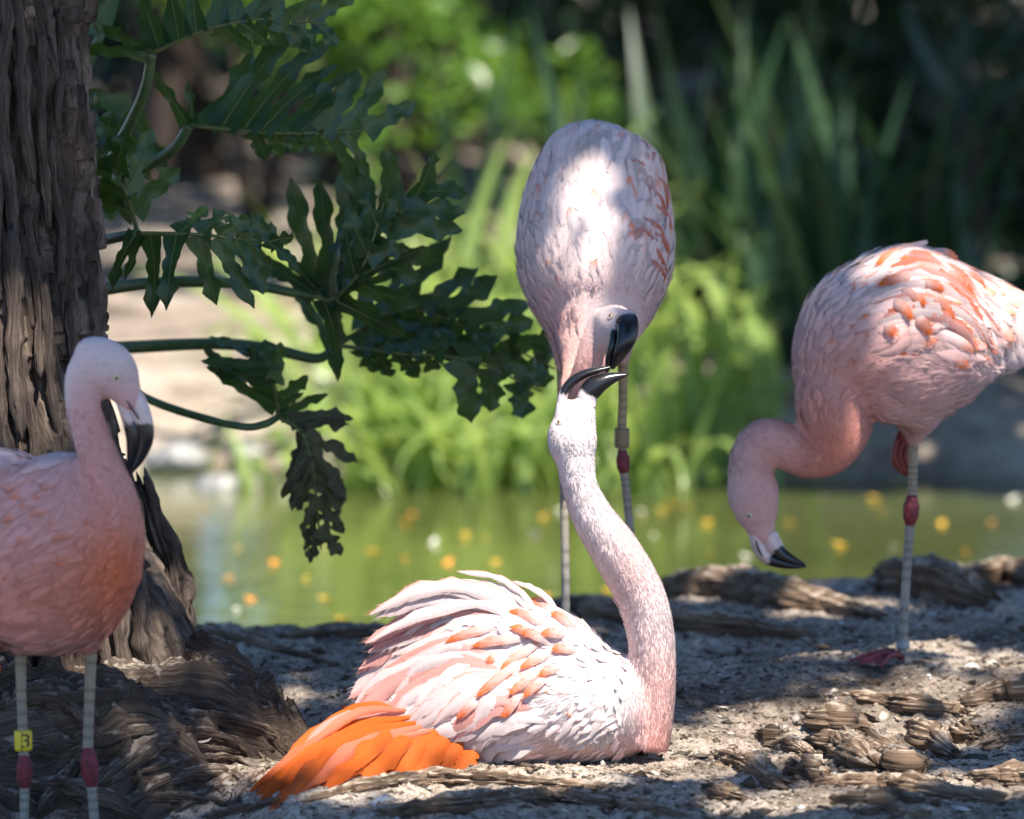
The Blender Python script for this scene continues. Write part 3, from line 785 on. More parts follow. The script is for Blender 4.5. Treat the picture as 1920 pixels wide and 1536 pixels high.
philo_leaf([(634, 648, -.01), (740, 662, -.05), (880, 676, -.05), (1015, 735, .0)], 11.62,
           [(1, (90, 0.5, 7, 0.05, 0.95, 52, 35, 0.0)), (-1, (62, 0.5, 4, 0.1, 0.5, 60, 40, 0.1)), (-1, (95, 0.2, 3, 0.55, 0.97, 80, 55, 0.25))], None, 77)
philo_leaf([(522, 782, 0), (515, 725, -.03), (495, 690, -.03), (455, 650, .02)], 11.5,
           [(1, (150, 0.2, 5, 0.02, 0.95, 60, 25, -0.02)), (-1, (85, 0.2, 4, 0.05, 0.9, 50, 20, 0.0)), (-1, (115, 0.2, 2, -0.02, 0.1, 65, 50, 0.05))],
           [(200, 705, .1, 9), (275, 747, .04, 8), (350, 775, 0, 8), (450, 800, -.02, 7), (495, 796, -.01, 7), (522, 782, 0, 6)], 78)
philo_leaf([(526, 784, 0), (568, 815, -.02), (588, 895, -.02), (602, 1030, .02)], 11.48,
           [(1, (105, 0.2, 8, 0.05, 0.95, 55, 22, 0.25)), (-1, (95, 0.2, 8, 0.3, 0.97, 52, 22, 0.2))], None, 79, 1.6,
           'half withered ragged leaf hanging straight down', True)
philo_leaf([(190, 60, .2), (160, 20, .2), (120, 0, .2), (80, -40, .2)], 11.8,
           [(1, (140, 0.2, 5, 0.0, 0.95, 70, 30, 0.0)), (-1, (140, 0.2, 5, 0.0, 0.95, 70, 30, 0.1))], [(110, 330, .3, 9), (140, 190, .2, 9), (190, 60, .2, 8)], 80)
philo_leaf([(250, 190, .3), (215, 240, .3), (190, 300, .3), (180, 380, .3)], 11.7,
           [(1, (130, 0.2, 5, 0.0, 0.95, 70, 30, 0.0)), (-1, (130, 0.2, 5, 0.0, 0.95, 70, 30, 0.1))], None, 81)

# ------------------------------------------------------------------ far bank: pond grass, reeds, shrubs, trees
def blade_mesh(name, m, L, W, arch, seed):
    r = np.random.default_rng(seed)
    n = 12; t = np.linspace(0, 1, n)
    a0 = math.radians(80 - 8 * r.random()); a1 = a0 - arch
    ang = a0 + (a1 - a0) * t ** 1.4
    x = np.concatenate([[0], np.cumsum(np.cos(ang[:-1]))]) * L / n; z = np.concatenate([[0], np.cumsum(np.sin(ang[:-1]))]) * L / n
    w = W * np.interp(t, [0, 0.15, 0.6, 1], [0.6, 1.0, 0.85, 0.02])
    tw = 0.5 * (r.random() - 0.5) * t
    V, F = [], []
    for i in range(n):
        for s in (-1, 0, 1):
            V.append((x[i] + s * w[i] * math.sin(tw[i]), s * w[i] * math.cos(tw[i]), z[i] + (0.25 * w[i] if s else 0)))
    for i in range(n - 1):
        for j in range(2): F.append((i * 3 + j, i * 3 + j + 1, i * 3 + j + 4, i * 3 + j + 3))
    return mesh_data(name, V, F, mat=M[m])
GB = [blade_mesh('blade', 'grass', 1.0, 0.024 + 0.006 * (k % 3), (0.5, 1.2, 1.9, 2.5, 2.9, 0.8)[k], 90 + k) for k in range(6)]
RB = [blade_mesh('blade', 'reed', 1.0, 0.018 + 0.004 * (k % 3), (0.1, 0.25, 0.4, 0.9, 1.5, 0.2)[k], 190 + k) for k in range(6)]
def clump(name, px, d, n, h, meshes, label, group, seed, spread=0.12, cat='grass'):
    r = np.random.default_rng(seed)
    x = (px - 960) / FPX * d
    z = ground_at(x, d)
    t = thing(name, label, cat, (x, d, max(z, WZ - 0.05)), group)
    for k in range(n):
        o = link('blade', meshes[int(r.integers(len(meshes)))], t)
        o.location = (r.normal(0, spread), r.normal(0, spread), -0.02)
        s = h * r.uniform(0.6, 1.15)
        o.scale = (s, s * r.uniform(0.8, 1.5), s)
        o.rotation_euler = (r.normal(0, 0.12), r.normal(0, 0.12), r.uniform(0, 6.28))
    return t
ggrp, rgrp = 'arching pond grass clumps on the far shore', 'shaded reed clumps on the far shore'
for k, (px, d, n, h) in enumerate([(600, 17.4, 12, .5), (660, 17.9, 20, .85), (730, 17.4, 20, .80), (800, 18.2, 22, 1.0), (850, 17.2, 20, .85), (920, 17.8, 22, .95),
                                   (985, 17.3, 20, .8), (1050, 18.1, 20, .9), (1120, 17.4, 18, .8), (1210, 17.8, 20, .85), (1290, 17.4, 20, .8), (1350, 17.9, 18, .75), (1410, 17.5, 10, .55), (690, 18.9, 14, 1.0), (1000, 19.2, 14, 1.1), (640, 17.15, 12, .5), (700, 17.1, 16, .6), (780, 17.2, 16, .65), (870, 17.1, 16, .6), (950, 17.15, 16, .62), (1040, 17.1, 16, .6), (1130, 17.2, 16, .65), (1240, 17.15, 16, .6), (1320, 17.2, 12, .5)]):
    fr = d < 17.25
    clump('grass_clump', px, d, n, h, GB, 'low bright grass clump rooted at the waterline in front of taller grass' if fr else 'tall bright green clump of arching grass on the far shore',
          'low grass clumps at the waterline' if fr else ggrp, 600 + k)
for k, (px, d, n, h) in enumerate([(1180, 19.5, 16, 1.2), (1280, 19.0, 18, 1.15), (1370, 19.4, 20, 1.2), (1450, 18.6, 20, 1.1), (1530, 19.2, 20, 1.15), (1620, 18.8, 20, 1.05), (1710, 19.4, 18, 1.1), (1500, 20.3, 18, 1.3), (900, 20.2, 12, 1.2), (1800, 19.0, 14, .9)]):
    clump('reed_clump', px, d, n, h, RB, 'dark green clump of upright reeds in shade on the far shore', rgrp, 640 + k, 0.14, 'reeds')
# sword-leaved plant
def sword_plant(px, py, d, n, L, seed):
    r = np.random.default_rng(seed)
    b = P(px, py, d); z = ground_at(b.x, b.y)
    t = thing('sword_plant', 'dusky blue-green plant with long arching sword leaves in shade behind the reeds', 'plant', (b.x, b.y, z))
    st, sf = tube(np.array([(0, 0, 0), (0.02, 0, b.z * 0.5 - z * 0.5), (0, 0, b.z - z)]), [0.06, 0.05, 0.05], nseg=10)
    part('stem', st, sf, M['darkbark'], t)
    ms = [blade_mesh('blade', 'agave', 1.0, 0.035, a, seed + i) for i, a in enumerate((0.9, 1.4, 1.9, 2.3))]
    for k in range(n):
        o = link('blade', ms[k % 4], t); o.location = (0, 0, b.z - z)
        s = L * r.uniform(0.7, 1.1); o.scale = (s, s, s)
        o.rotation_euler = (r.normal(0, 0.3), r.uniform(-0.3, 0.9), 6.28 * k / n + r.normal(0, 0.2))
sword_plant(1815, 215, 21.0, 22, 0.75, 700)

LEAF = np.array([(-0.5, 0, 0), (-0.05, 0.28, 0.06), (0.5, 0, 0), (-0.05, -0.28, 0.06)])
def leaf_cloud(cen, size, seed, asp=1.0):
    """cen (N,3), size (N,) -> rhombic folded leaves in random attitudes"""
    r = np.random.default_rng(seed); n = len(cen)
    a = r.normal(0, 1, (n, 3)); a /= np.linalg.norm(a, axis=1)[:, None]
    b = r.normal(0, 1, (n, 3)); b -= (a * b).sum(1)[:, None] * a; b /= np.linalg.norm(b, axis=1)[:, None]
    c = np.cross(a, b)
    v = LEAF[:, 0][None, :, None] * a[:, None] + asp * LEAF[:, 1][None, :, None] * b[:, None] + LEAF[:, 2][None, :, None] * c[:, None]
    v = cen[:, None] + v * size[:, None, None]
    i = np.arange(n)[:, None] * 4
    f = np.stack([i + np.array([0, 1, 2]), i + np.array([0, 2, 3])], 1).reshape(-1, 3)
    return v.reshape(-1, 3), f
def shrub(name, px, py, d, rx, rz, n, size, m, label, group, seed, cat='shrub'):
    r = np.random.default_rng(seed)
    b = P(px, py, d); gz = ground_at(b.x, b.y)
    t = thing(name, label, cat, (b.x, b.y, gz), group)
    nc = max(8, n // 45)
    u = r.normal(0, 1, (nc, 3)); u /= np.linalg.norm(u, axis=1)[:, None]
    cc = u * (r.random(nc) ** 0.4)[:, None] * np.array((rx, rx * 0.8, rz))
    pts = cc[r.integers(nc, size=n)] + r.normal(0, 0.16 * rx, (n, 3))
    pts[:, 2] = np.maximum(pts[:, 2] + b.z - gz, 0.05)
    v, f = leaf_cloud(pts, size * r.uniform(0.6, 1.3, n), seed + 1)
    link('crown', mesh_data('crown', v, f, smooth=False, mat=M[m]), t)
    st = [tube(np.array([(0, 0, -0.05), tuple(c * 0.35 + np.array((0, 0, (b.z - gz) * 0.5))), tuple(c + np.array((0, 0, b.z - gz)))]), [0.022, 0.014, 0.006], nseg=6) for c in cc[:8]]
    sv, sf = join(st)
    sv[:, 2] = np.maximum(sv[:, 2], -0.05)
    link('stem', mesh_data('stem', sv, sf, mat=M['darkbark']), t)
    return t
shrub('leafy_shrub', 760, 60, 22.5, .52, .55, 620, .10, 'shrub', 'bright sunlit yellow-green leafy shrub behind the philodendron tips', None, 720)
shrub('leafy_shrub', 480, -40, 22.0, .5, .4, 420, .10, 'shrub', 'sunlit leafy shrub above and behind the top philodendron leaf', None, 721)
shrub('leafy_shrub', 1060, 190, 23.0, .42, .38, 420, .085, 'shrub', 'mid green leafy shrub behind the upright grooming flamingo', None, 722)
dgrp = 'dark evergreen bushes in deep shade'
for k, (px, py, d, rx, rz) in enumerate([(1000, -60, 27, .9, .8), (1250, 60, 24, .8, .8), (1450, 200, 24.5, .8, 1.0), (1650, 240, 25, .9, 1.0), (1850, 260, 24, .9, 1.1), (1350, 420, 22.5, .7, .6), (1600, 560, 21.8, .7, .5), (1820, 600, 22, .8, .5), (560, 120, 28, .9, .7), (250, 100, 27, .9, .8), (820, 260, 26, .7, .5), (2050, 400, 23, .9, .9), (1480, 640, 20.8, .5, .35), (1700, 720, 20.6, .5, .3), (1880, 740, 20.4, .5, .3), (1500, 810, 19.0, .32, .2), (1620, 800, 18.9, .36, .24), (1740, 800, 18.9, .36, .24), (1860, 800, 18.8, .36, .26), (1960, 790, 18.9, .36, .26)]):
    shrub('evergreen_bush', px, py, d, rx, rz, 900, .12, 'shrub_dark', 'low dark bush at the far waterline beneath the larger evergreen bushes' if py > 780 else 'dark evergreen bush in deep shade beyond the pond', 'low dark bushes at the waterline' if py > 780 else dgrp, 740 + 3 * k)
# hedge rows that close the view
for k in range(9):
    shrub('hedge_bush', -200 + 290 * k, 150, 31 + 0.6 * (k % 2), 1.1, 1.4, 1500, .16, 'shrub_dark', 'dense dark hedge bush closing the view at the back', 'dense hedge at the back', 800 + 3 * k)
# fallen log, stones, low dark bank log
def far_log(px0, py0, px1, py1, d, rpx, label, seed, m='wood'):
    c = np.array([np.array(P(px0 + (px1 - px0) * t, py0 + (py1 - py0) * t + 12 * math.sin(5 * t), d)) for t in np.linspace(0, 1, 30)])
    v, f, uv = wood_tube(c, rpx * d / FPX * np.linspace(1, 0.7, 30), seed, 28, 1.0, 0.2)
    tag(wood_obj('fallen_log', v, f, uv, M[m]), label, 'log')
far_log(150, 615, 640, 560, 20.5, 20, 'brown fallen limb lying across the sunlit sandy far bank', 850)
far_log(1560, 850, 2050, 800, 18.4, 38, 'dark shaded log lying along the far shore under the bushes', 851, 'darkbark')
def stone(px, py, d, rx, rz, label, seed):
    v, f = ellipsoid((0, 0, 0), rx, rx * 0.8, rz, 28, 18)
    nrm = v / (np.linalg.norm(v, axis=1)[:, None] + 1e-9)
    v = v * (1 + 0.22 * fbm(nrm * 1.7 + seed, 3, seed))[:, None]
    o = link('stone', mesh_data('stone', v, f, mat=M['stone'])); b = P(px, py, d)
    o.location = (b.x, b.y, b.z); tag(o, label, 'stone')
stone(330, 862, 17.75, .10, .05, 'low rounded grey stone at the far waterline', 1)
stone(420, 912, 17.2, .10, .035, 'flat bluish grey stone standing in the water off the far bank', 2)
stone(462, 852, 17.9, .06, .04, 'small grey stone on sand behind the flat bluish stone', 3)
# floating petals and leaves; pale ones stand in for white water glints
r = np.random.default_rng(5)
fl = [(516, 1062), (1262, 950), (1240, 962), (1325, 985), (1480, 985), (1655, 965), (1765, 987), (1640, 940), (1575, 1028), (1675, 1032), (1290, 955), (870, 1008), (812, 1022), (640, 1168), (930, 1060), (1000, 1020), (700, 1040), (760, 985), (1015, 970),
      (1810, 1042), (1330, 1040), (1400, 1050), (1540, 935), (1900, 940), (610, 1030), (430, 1090), (470, 1130), (840, 1060), (575, 1090), (1860, 985), (1225, 1010), (450, 905), (390, 960)]
fm = {}
for nm, c in (('yellow', (0.75, 0.45, 0.05)), ('orange', (0.75, 0.30, 0.04)), ('pale', (0.75, 0.72, 0.62))):
    fm[nm] = leaf_mat('floating_leaf_' + nm, c, c, 0.15, 0.5)
lm = {}
th = np.arange(10) / 10 * 6.283
for nm in fm:
    v = [(0.020 * math.cos(a) * (1 + 0.2 * math.sin(2 * a)), 0.013 * math.sin(a), 0.003 * math.cos(2 * a)) for a in th] + [(0, 0, 0.004)]
    lm[nm] = mesh_data('floating_leaf', v, [(k, (k + 1) % 10, 10) for k in range(10)], mat=fm[nm])
fl += [(int(r.uniform(400, 1320)), int(r.uniform(962, 1150))) for _ in range(16)]  # extra flecks added as bright glints on the water
for px, py in fl:
    nm = ('yellow', 'orange', 'pale')[int(r.choice(3, p=[.42, .28, .3]))]
    d = (CAMZ - WZ) * FPX / (py + 165.0)
    o = link('floating_leaf', lm[nm]); b = P(px, py, d)
    o.location = (b.x, b.y, WZ + 0.006); o.rotation_euler = (r.normal(0, .25), r.normal(0, .25), r.uniform(0, 6.28))
    s = r.uniform(0.4, 1.05); o.scale = (s, s, s)
    tag(o, nm + ' fallen leaf or glint fleck floating on the pond', 'leaf', nm + ' leaves floating on the pond')

for k in range(34):
    px, d = r.uniform(680, 1420), r.uniform(17.7, 18.6)
    x = (px - 960) / FPX * d
    nm = ('yellow', 'orange', 'pale')[int(r.choice(3, p=[.45, .3, .25]))]
    o = link('fallen_leaf', lm[nm]); o.location = (x, d, ground_at(x, d) + r.uniform(0.02, 0.12) * (k % 2) + 0.01)
    o.rotation_euler = (r.normal(0, .5), r.normal(0, .5), r.uniform(0, 6.28)); s = r.uniform(0.9, 1.5); o.scale = (s, s, s)
    tag(o, nm + ' fallen leaf lying among the pond grass', 'leaf', nm + ' leaves among the pond grass')

# ------------------------------------------------------------------ flamingos
CW, CP, CS, CO, CR = (np.array(c) for c in ((0.68, 0.575, 0.565), (0.66, 0.325, 0.285), (0.66, 0.20, 0.115), (0.68, 0.13, 0.012), (0.48, 0.06, 0.014)))
def mixc(a, b, t):
    t = np.asarray(t, float)[..., None]
    return np.asarray(a) * (1 - t) + np.asarray(b) * t
CAMV = Vector((0, 0, CAMZ))

M['down'] = plumage_mat('down_barbs', 0.0, 300, 0.12, 0.8)
class Bird: pass
def new_bird(label, foot, d):
    b = Bird(); b.base = np.array(foot); b.d = d; b.s = d / FPX
    b.root = thing('flamingo', label, 'flamingo', tuple(foot), 'flamingos on the bank')
    return b
def body(b, pieces, colfun, voxel=0.0065, smooth=10):
    b.v, b.f = fuse('body', pieces, voxel, smooth)
    b.colfun = colfun
    p = proj(b.v)
    part('body', b.v, b.f, M['body'], b.root, b.base, colfun(p[:, 0], p[:, 1], b.v))
    b.bvh = BVHTree.FromPolygons([tuple(q) for q in b.v], b.f)
    tri = np.array([(q[0], q[1], q[2]) for q in b.f] + [(q[0], q[2], q[3]) for q in b.f if len(q) == 4])
    e1, e2 = b.v[tri[:, 1]] - b.v[tri[:, 0]], b.v[tri[:, 2]] - b.v[tri[:, 0]]
    nn = np.cross(e1, e2); ar = np.linalg.norm(nn, axis=1)
    b.tri, b.trin, b.cum = tri, nn / (ar[:, None] + 1e-12), np.cumsum(ar) / ar.sum()
def sample(b, n, r):
    k = np.searchsorted(b.cum, r.random(n)); k = np.clip(k, 0, len(b.tri) - 1)
    u, v = r.random(n), r.random(n); m = u + v > 1; u[m], v[m] = 1 - u[m], 1 - v[m]
    t = b.tri[k]
    p = b.v[t[:, 0]] * (1 - u - v)[:, None] + b.v[t[:, 1]] * u[:, None] + b.v[t[:, 2]] * v[:, None]
    return p, b.trin[k]
def fuzz(b, n, lenfun, flow, seed, width=0.0011, lift=0.35):
    """downy barbs all over the body: one joined part"""
    r = np.random.default_rng(seed)
    p, nr = sample(b, n, r)
    q = proj(p)
    L = lenfun(q[:, 0], q[:, 1]) * r.uniform(0.6, 1.25, n)
    for ex, ey in ((217, 708), (1049, 791), (1146, 593), (1405, 967)):      # bare skin round the eye
        L = np.where((q[:, 0] - ex) ** 2 + (q[:, 1] - ey) ** 2 < 12.0 ** 2, 0, L)
    keep = L > 0.0005
    p, nr, q, L = p[keep], nr[keep], q[keep], L[keep]; n = len(p)
    fx, fy = flow(q[:, 0], q[:, 1])
    f = np.stack([fx, r.normal(0, 0.15, n), -np.asarray(fy)], 1) + r.normal(0, 0.22, (n, 3))
    f -= (f * nr).sum(1)[:, None] * nr
    f /= np.linalg.norm(f, axis=1)[:, None] + 1e-9
    s = np.cross(f, nr) * (width * r.uniform(0.7, 1.5, n))[:, None]
    lf = lift * r.uniform(0.3, 1.3, n)[:, None]
    b0 = p - nr * 0.0006
    m = p + (f * 0.55 + nr * lf * 0.42) * L[:, None]
    t = p + (f + nr * lf * 0.62) * L[:, None]
    V = np.stack([b0 - s, b0 + s, m + s * 0.8, m - s * 0.8, t], 1).reshape(-1, 3)
    i = np.arange(n)[:, None] * 5
    F = np.stack([i + np.array([0, 1, 2]), i + np.array([0, 2, 3]), i + np.array([3, 2, 4])], 1).reshape(-1, 3)
    c = b.colfun(q[:, 0], q[:, 1], p) * r.uniform(0.80, 1.14, n)[:, None]
    o = part('down', V, F, M['down'], b.root, b.base, np.repeat(np.clip(c, 0, 0.92), 5, 0), True, 'stuff')
    cn = np.repeat(nr + 0.25 * f, 5, 0); cn /= np.linalg.norm(cn, axis=1)[:, None]
    o.data.normals_split_custom_set_from_vertices([tuple(x) for x in cn])
WP = (np.array([0, 0.06, 0.2, 0.45, 0.7, 0.86, 0.95, 1.0]), np.array([0.25, 0.5, 0.82, 1.0, 0.92, 0.68, 0.38, 0.03]))
WPP = (np.array([0, 0.1, 0.3, 0.5, 0.75, 0.9, 1.0]), np.array([0.3, 0.6, 0.95, 1.0, 0.7, 0.35, 0.02]))
def vane(c, side, nrm, W, c0, c1, r, tiporange=0.5, camber=0.22, edge=None, wp=None):
    """feather blade: c (n,3) shaft, side, nrm (n,3), half width W"""
    n = len(c); t = np.linspace(0, 1, n)
    w = W * np.interp(t, *(wp or WP))
    V, C = [], []
    Lf = float(np.linalg.norm(np.diff(c, axis=0), axis=1).sum())
    for k in (-1, -0.55, 0, 0.55, 1):
        j = 1 + ((0.10 if wp is None or wp is WP else 0.03) * r.normal(0, 1, n) if abs(k) == 1 else 0)
        notch = np.where(r.random(n) < (0.12 + 0.15 * t if wp is None or wp is WP else 0.0), 0.62, 1.0) if abs(k) == 1 else 1.0
        V.append(c + side * (k * w * j * notch)[:, None] - nrm * (camber * w * k * k)[:, None])
        col = mixc(c0, c1, sstep(tiporange, 1.0, t + 0.12 * r.normal(0, 1, n) * (abs(k) + .2)))
        if edge is not None and k == edge[0]: col = mixc(col, np.broadcast_to(edge[1], (n, 3)), 0.75 * sstep(0.1, 0.4, t))
        C.append(col * (1 + 0.10 * (k == 0)))
    V = np.stack(V, 1).reshape(-1, 3); C = np.stack(C, 1).reshape(-1, 3)
    F = [(i * 5 + j, i * 5 + j + 1, (i + 1) * 5 + j + 1, (i + 1) * 5 + j) for i in range(n - 1) for j in range(4)]
    ku = np.tile(np.array((-1, -0.55, 0, 0.55, 1)), n); off = r.random() * 7
    UV = np.stack([np.repeat(t, 5) * Lf * 4 - np.abs(ku) * W * 5 + off, ku + off], 1)
    nf = 16 if n < 10 else 44
    ti = r.uniform(0.35, 1.0, nf) ** 0.7; sd = np.where(r.random(nf) < 0.5, -1, 1)
    T = np.gradient(c, axis=0); T /= np.linalg.norm(T, axis=1)[:, None] + 1e-9
    fi = ti * (n - 1); i0 = np.minimum(fi.astype(int), n - 2); fr = (fi - i0)[:, None]
    lerp = lambda a: a[i0] * (1 - fr) + a[i0 + 1] * fr
    eb = np.where(sd > 0, 4, 0); W5 = V.reshape(n, 5, 3); C5 = C.reshape(n, 5, 3)
    e = W5[i0, eb] * (1 - fr) + W5[i0 + 1, eb] * fr; col = C5[i0, eb]
    m_ = lerp(c); Td = lerp(T); Sd = lerp(side)
    a_ = e * 0.75 + m_ * 0.25
    L_ = (W * r.uniform(0.35, 0.8, nf))[:, None]
    tip = e + Td * L_ * 1.2 + Sd * (sd[:, None] * L_ * 0.35) + lerp(nrm) * L_ * r.normal(0, 0.15, (nf, 1))
    wd = Td * ((0.07 if n < 10 else 0.045) * W + 0.0003)
    o = len(V)
    V = np.vstack([V, np.stack([a_ - wd, a_ + wd, tip], 1).reshape(-1, 3)])
    C = np.vstack([C, np.repeat(col, 3, 0)])
    UV = np.vstack([UV, np.full((nf * 3, 2), off)])
    F += [(o + 3 * k, o + 3 * k + 1, o + 3 * k + 2) for k in range(nf)]
    return V, F, C, UV
def surf_feather(b, p, nr, fdir, L, W, c0, c1, r, l0=0.001, l1=0.006, rows=7, curl=0.0, tiporange=0.5, edge=None):
    pos, dv = Vector(p), Vector(fdir)
    c, ns = [], []
    st = L / (rows - 1)
    n_ = Vector(nr)
    for i in range(rows):
        q = b.bvh.find_nearest(pos)
        if q[0] is None: return None
        sp, sn = q[0], q[1]
        if sn.dot(n_) < 0: sn = -sn
        n_ = (n_ * 0.5 + sn * 0.5).normalized()
        t = i / (rows - 1)
        c.append(np.array(sp + n_ * (l0 + l1 * t))); ns.append(np.array(n_))
        dv = (dv - n_ * dv.dot(n_)).normalized()
        sd = n_.cross(dv)
        dv = (dv + sd * curl / rows).normalized()
        pos = sp + dv * st
    c, ns = np.array(c), np.array(ns)
    T = np.gradient(c, axis=0); T /= np.linalg.norm(T, axis=1)[:, None] + 1e-9
    side = np.cross(ns, T); side /= np.linalg.norm(side, axis=1)[:, None] + 1e-9
    return vane(c, side, ns, W, c0, c1, r, tiporange, edge=edge)
def fpart(name, g, b, kind=None, m='feather'):
    o = part(name, g[0], g[1], M[m], b.root, b.base, g[2], True, kind)
    set_uv(o.data, g[3]); return o
def coat(b, n, sizefun, flow, colf, seed, single=110, l1=0.006):
    """contour feathers over the body; the largest become parts of their own, the rest one joined part"""
    r = np.random.default_rng(seed)
    p, nr = sample(b, n, r)
    q = proj(p)
    L = sizefun(q[:, 0], q[:, 1]) * r.uniform(0.8, 1.25, n)
    fx, fy = flow(q[:, 0], q[:, 1])
    f = np.stack([fx, 0 * np.asarray(fx), -np.asarray(fy)], 1) + r.normal(0, 0.10, (n, 3))
    out = []
    for i in range(n):
        if L[i] < 0.008: continue
        c0, c1, ed = colf(q[i, 0], q[i, 1], r)
        g = surf_feather(b, p[i], nr[i], f[i], L[i], L[i] * r.uniform(0.17, 0.25), c0, c1, r, 0.0005 + 0.002 * r.random(), l1 * r.uniform(0.4, 1.3), 7, r.normal(0, 0.25), edge=ed)
        if g is not None: out.append((L[i] * (1.0 if nr[i][1] < 0.2 else 0.2), g))
    out.sort(key=lambda z: -z[0])
    for _, g in out[:single]:
        fpart('feather', g, b, None, 'plume')
    if len(out) > single:
        rest = [g for _, g in out[single:]]
        V, F, C = join([g[:3] for g in rest])
        fpart('plumage', (V, F, C, np.vstack([g[3] for g in rest])), b, 'stuff', 'plume')
def ray(b, px, py):
    dv = (P(px, py, b.d) - CAMV).normalized()
    h = b.bvh.ray_cast(CAMV, dv)
    return h
def px_feather(b, pts, w, layer, c0, c1, seed, tiporange=0.5, tilt=0.25, edge=None, off=None, n=14, part_name='feather', pointed=False):
    r = np.random.default_rng(seed)
    q = catmull(np.array(pts, float), 8)
    tt = np.linspace(0, len(q) - 1, n)
    q = np.stack([np.interp(tt, np.arange(len(q)), q[:, k]) for k in range(2)], 1)
    ys = np.array([(lambda h: h[0].y if h[0] is not None else np.nan)(ray(b, a[0], a[1])) for a in q])
    ok = ~np.isnan(ys)
    if off is not None and off[0] is None:
        y0 = (ys[ok][0] if ok.any() else b.d - 0.09) - 0.012
        ys = y0 + (min(b.d + off[1], y0) - y0) * np.linspace(0, 1, n) ** 0.9
    elif off is not None: ys = np.interp(np.arange(n), [0, n - 1], [b.d + off[0], b.d + off[1]])
    elif ok.sum() == 0: ys[:] = b.d
    else: ys = np.interp(np.arange(n), np.where(ok)[0], ys[ok])
    pad = np.concatenate([[ys[0]] * 2, ys, [ys[-1]] * 2]); ys = np.convolve(pad, np.ones(5) / 5, 'valid')
    lift = (0.0035 + 0.0011 * layer) * sstep(-0.05, 0.35, np.linspace(0, 1, n)) - 0.003
    c = np.array([np.array(P(a[0], a[1], y - l_)) for a, y, l_ in zip(q, ys, lift)])
    T = np.gradient(c, axis=0); T /= np.linalg.norm(T, axis=1)[:, None]
    view = np.array((0, -1.0, 0.12)); view /= np.linalg.norm(view)
    side = np.cross(T, view); side /= np.linalg.norm(side, axis=1)[:, None]
    side = side + np.array((0, tilt, 0)); side /= np.linalg.norm(side, axis=1)[:, None]
    nrm = np.cross(side, T); nrm[nrm[:, 1] > 0] *= -1
    g = vane(c, side, nrm, w * b.s, c0, c1, r, tiporange, edge=edge, wp=WPP if pointed else WP)
    fpart(part_name, g, b)
BLK, BPK = np.array((0.012, 0.012, 0.014)), np.array((0.72, 0.52, 0.48))
def beak(b, name, pts, pink_to, seed, n=8, nseg=18, pal=BPK):
    c, rr, q = px_line(pts, b.d, n)
    v, f = tube(c, rr[0], rr[1], nseg)
    t = np.repeat(np.linspace(0, 1, len(c)), nseg); t = np.concatenate([t, [0, 1]])
    jag = 0.035 * vnoise(np.stack([np.tile(np.arange(nseg) * 0.9, len(c)).tolist() + [0, 0], 0 * t, 0 * t], 1), seed)
    col = mixc(pal, BLK, sstep(pink_to - 0.015, pink_to + 0.015, t + jag))
    return part(name, v, f, M['beak'], b.root, b.base, col)
def eye(b, px, py, r=6.5, back=False, iris=(0.70, 0.60, 0.36)):
    if back:
        o = P(px, py, b.d + 1.5); h = b.bvh.ray_cast(o, (CAMV - o).normalized())
    else: h = ray(b, px, py)
    if h[0] is None: return
    c, nr = np.array(h[0]), np.array(h[1]); rr = r * b.s
    v, f = ellipsoid(c - nr * rr * 0.35, rr, rr, rr, 18, 12)
    e = part('eye', v, f, M['eye'], b.root, b.base, np.broadcast_to(np.array(iris), (len(v), 3)))
    v, f = ellipsoid(c + nr * rr * 0.45, rr * 0.42, rr * 0.42, rr * 0.42, 14, 10)
    part('pupil', v, f, M['eye'], e, b.base, np.broadcast_to(np.array((0.01, 0.01, 0.01)), (len(v), 3)))
    a = np.cross(nr, (0, 0, 1.0)); a /= np.linalg.norm(a); u = np.cross(a, nr)
    th = np.arange(25) / 24 * 6.28318
    ring = c + nr * rr * 0.12 + (a[None] * np.cos(th)[:, None] + u[None] * np.sin(th)[:, None] * 0.85) * rr * 1.12
    v, f = tube(ring, rr * 0.22, nseg=8, ref=tuple(nr))
    part('eyelid', v, f, M['body'], e, b.base, np.broadcast_to(np.array((0.70, 0.48, 0.44)), (len(v), 3)))
LEGC, LEGG, RED = np.array((0.36, 0.27, 0.17)), np.array((0.27, 0.27, 0.26)), np.array((0.20, 0.025, 0.035))
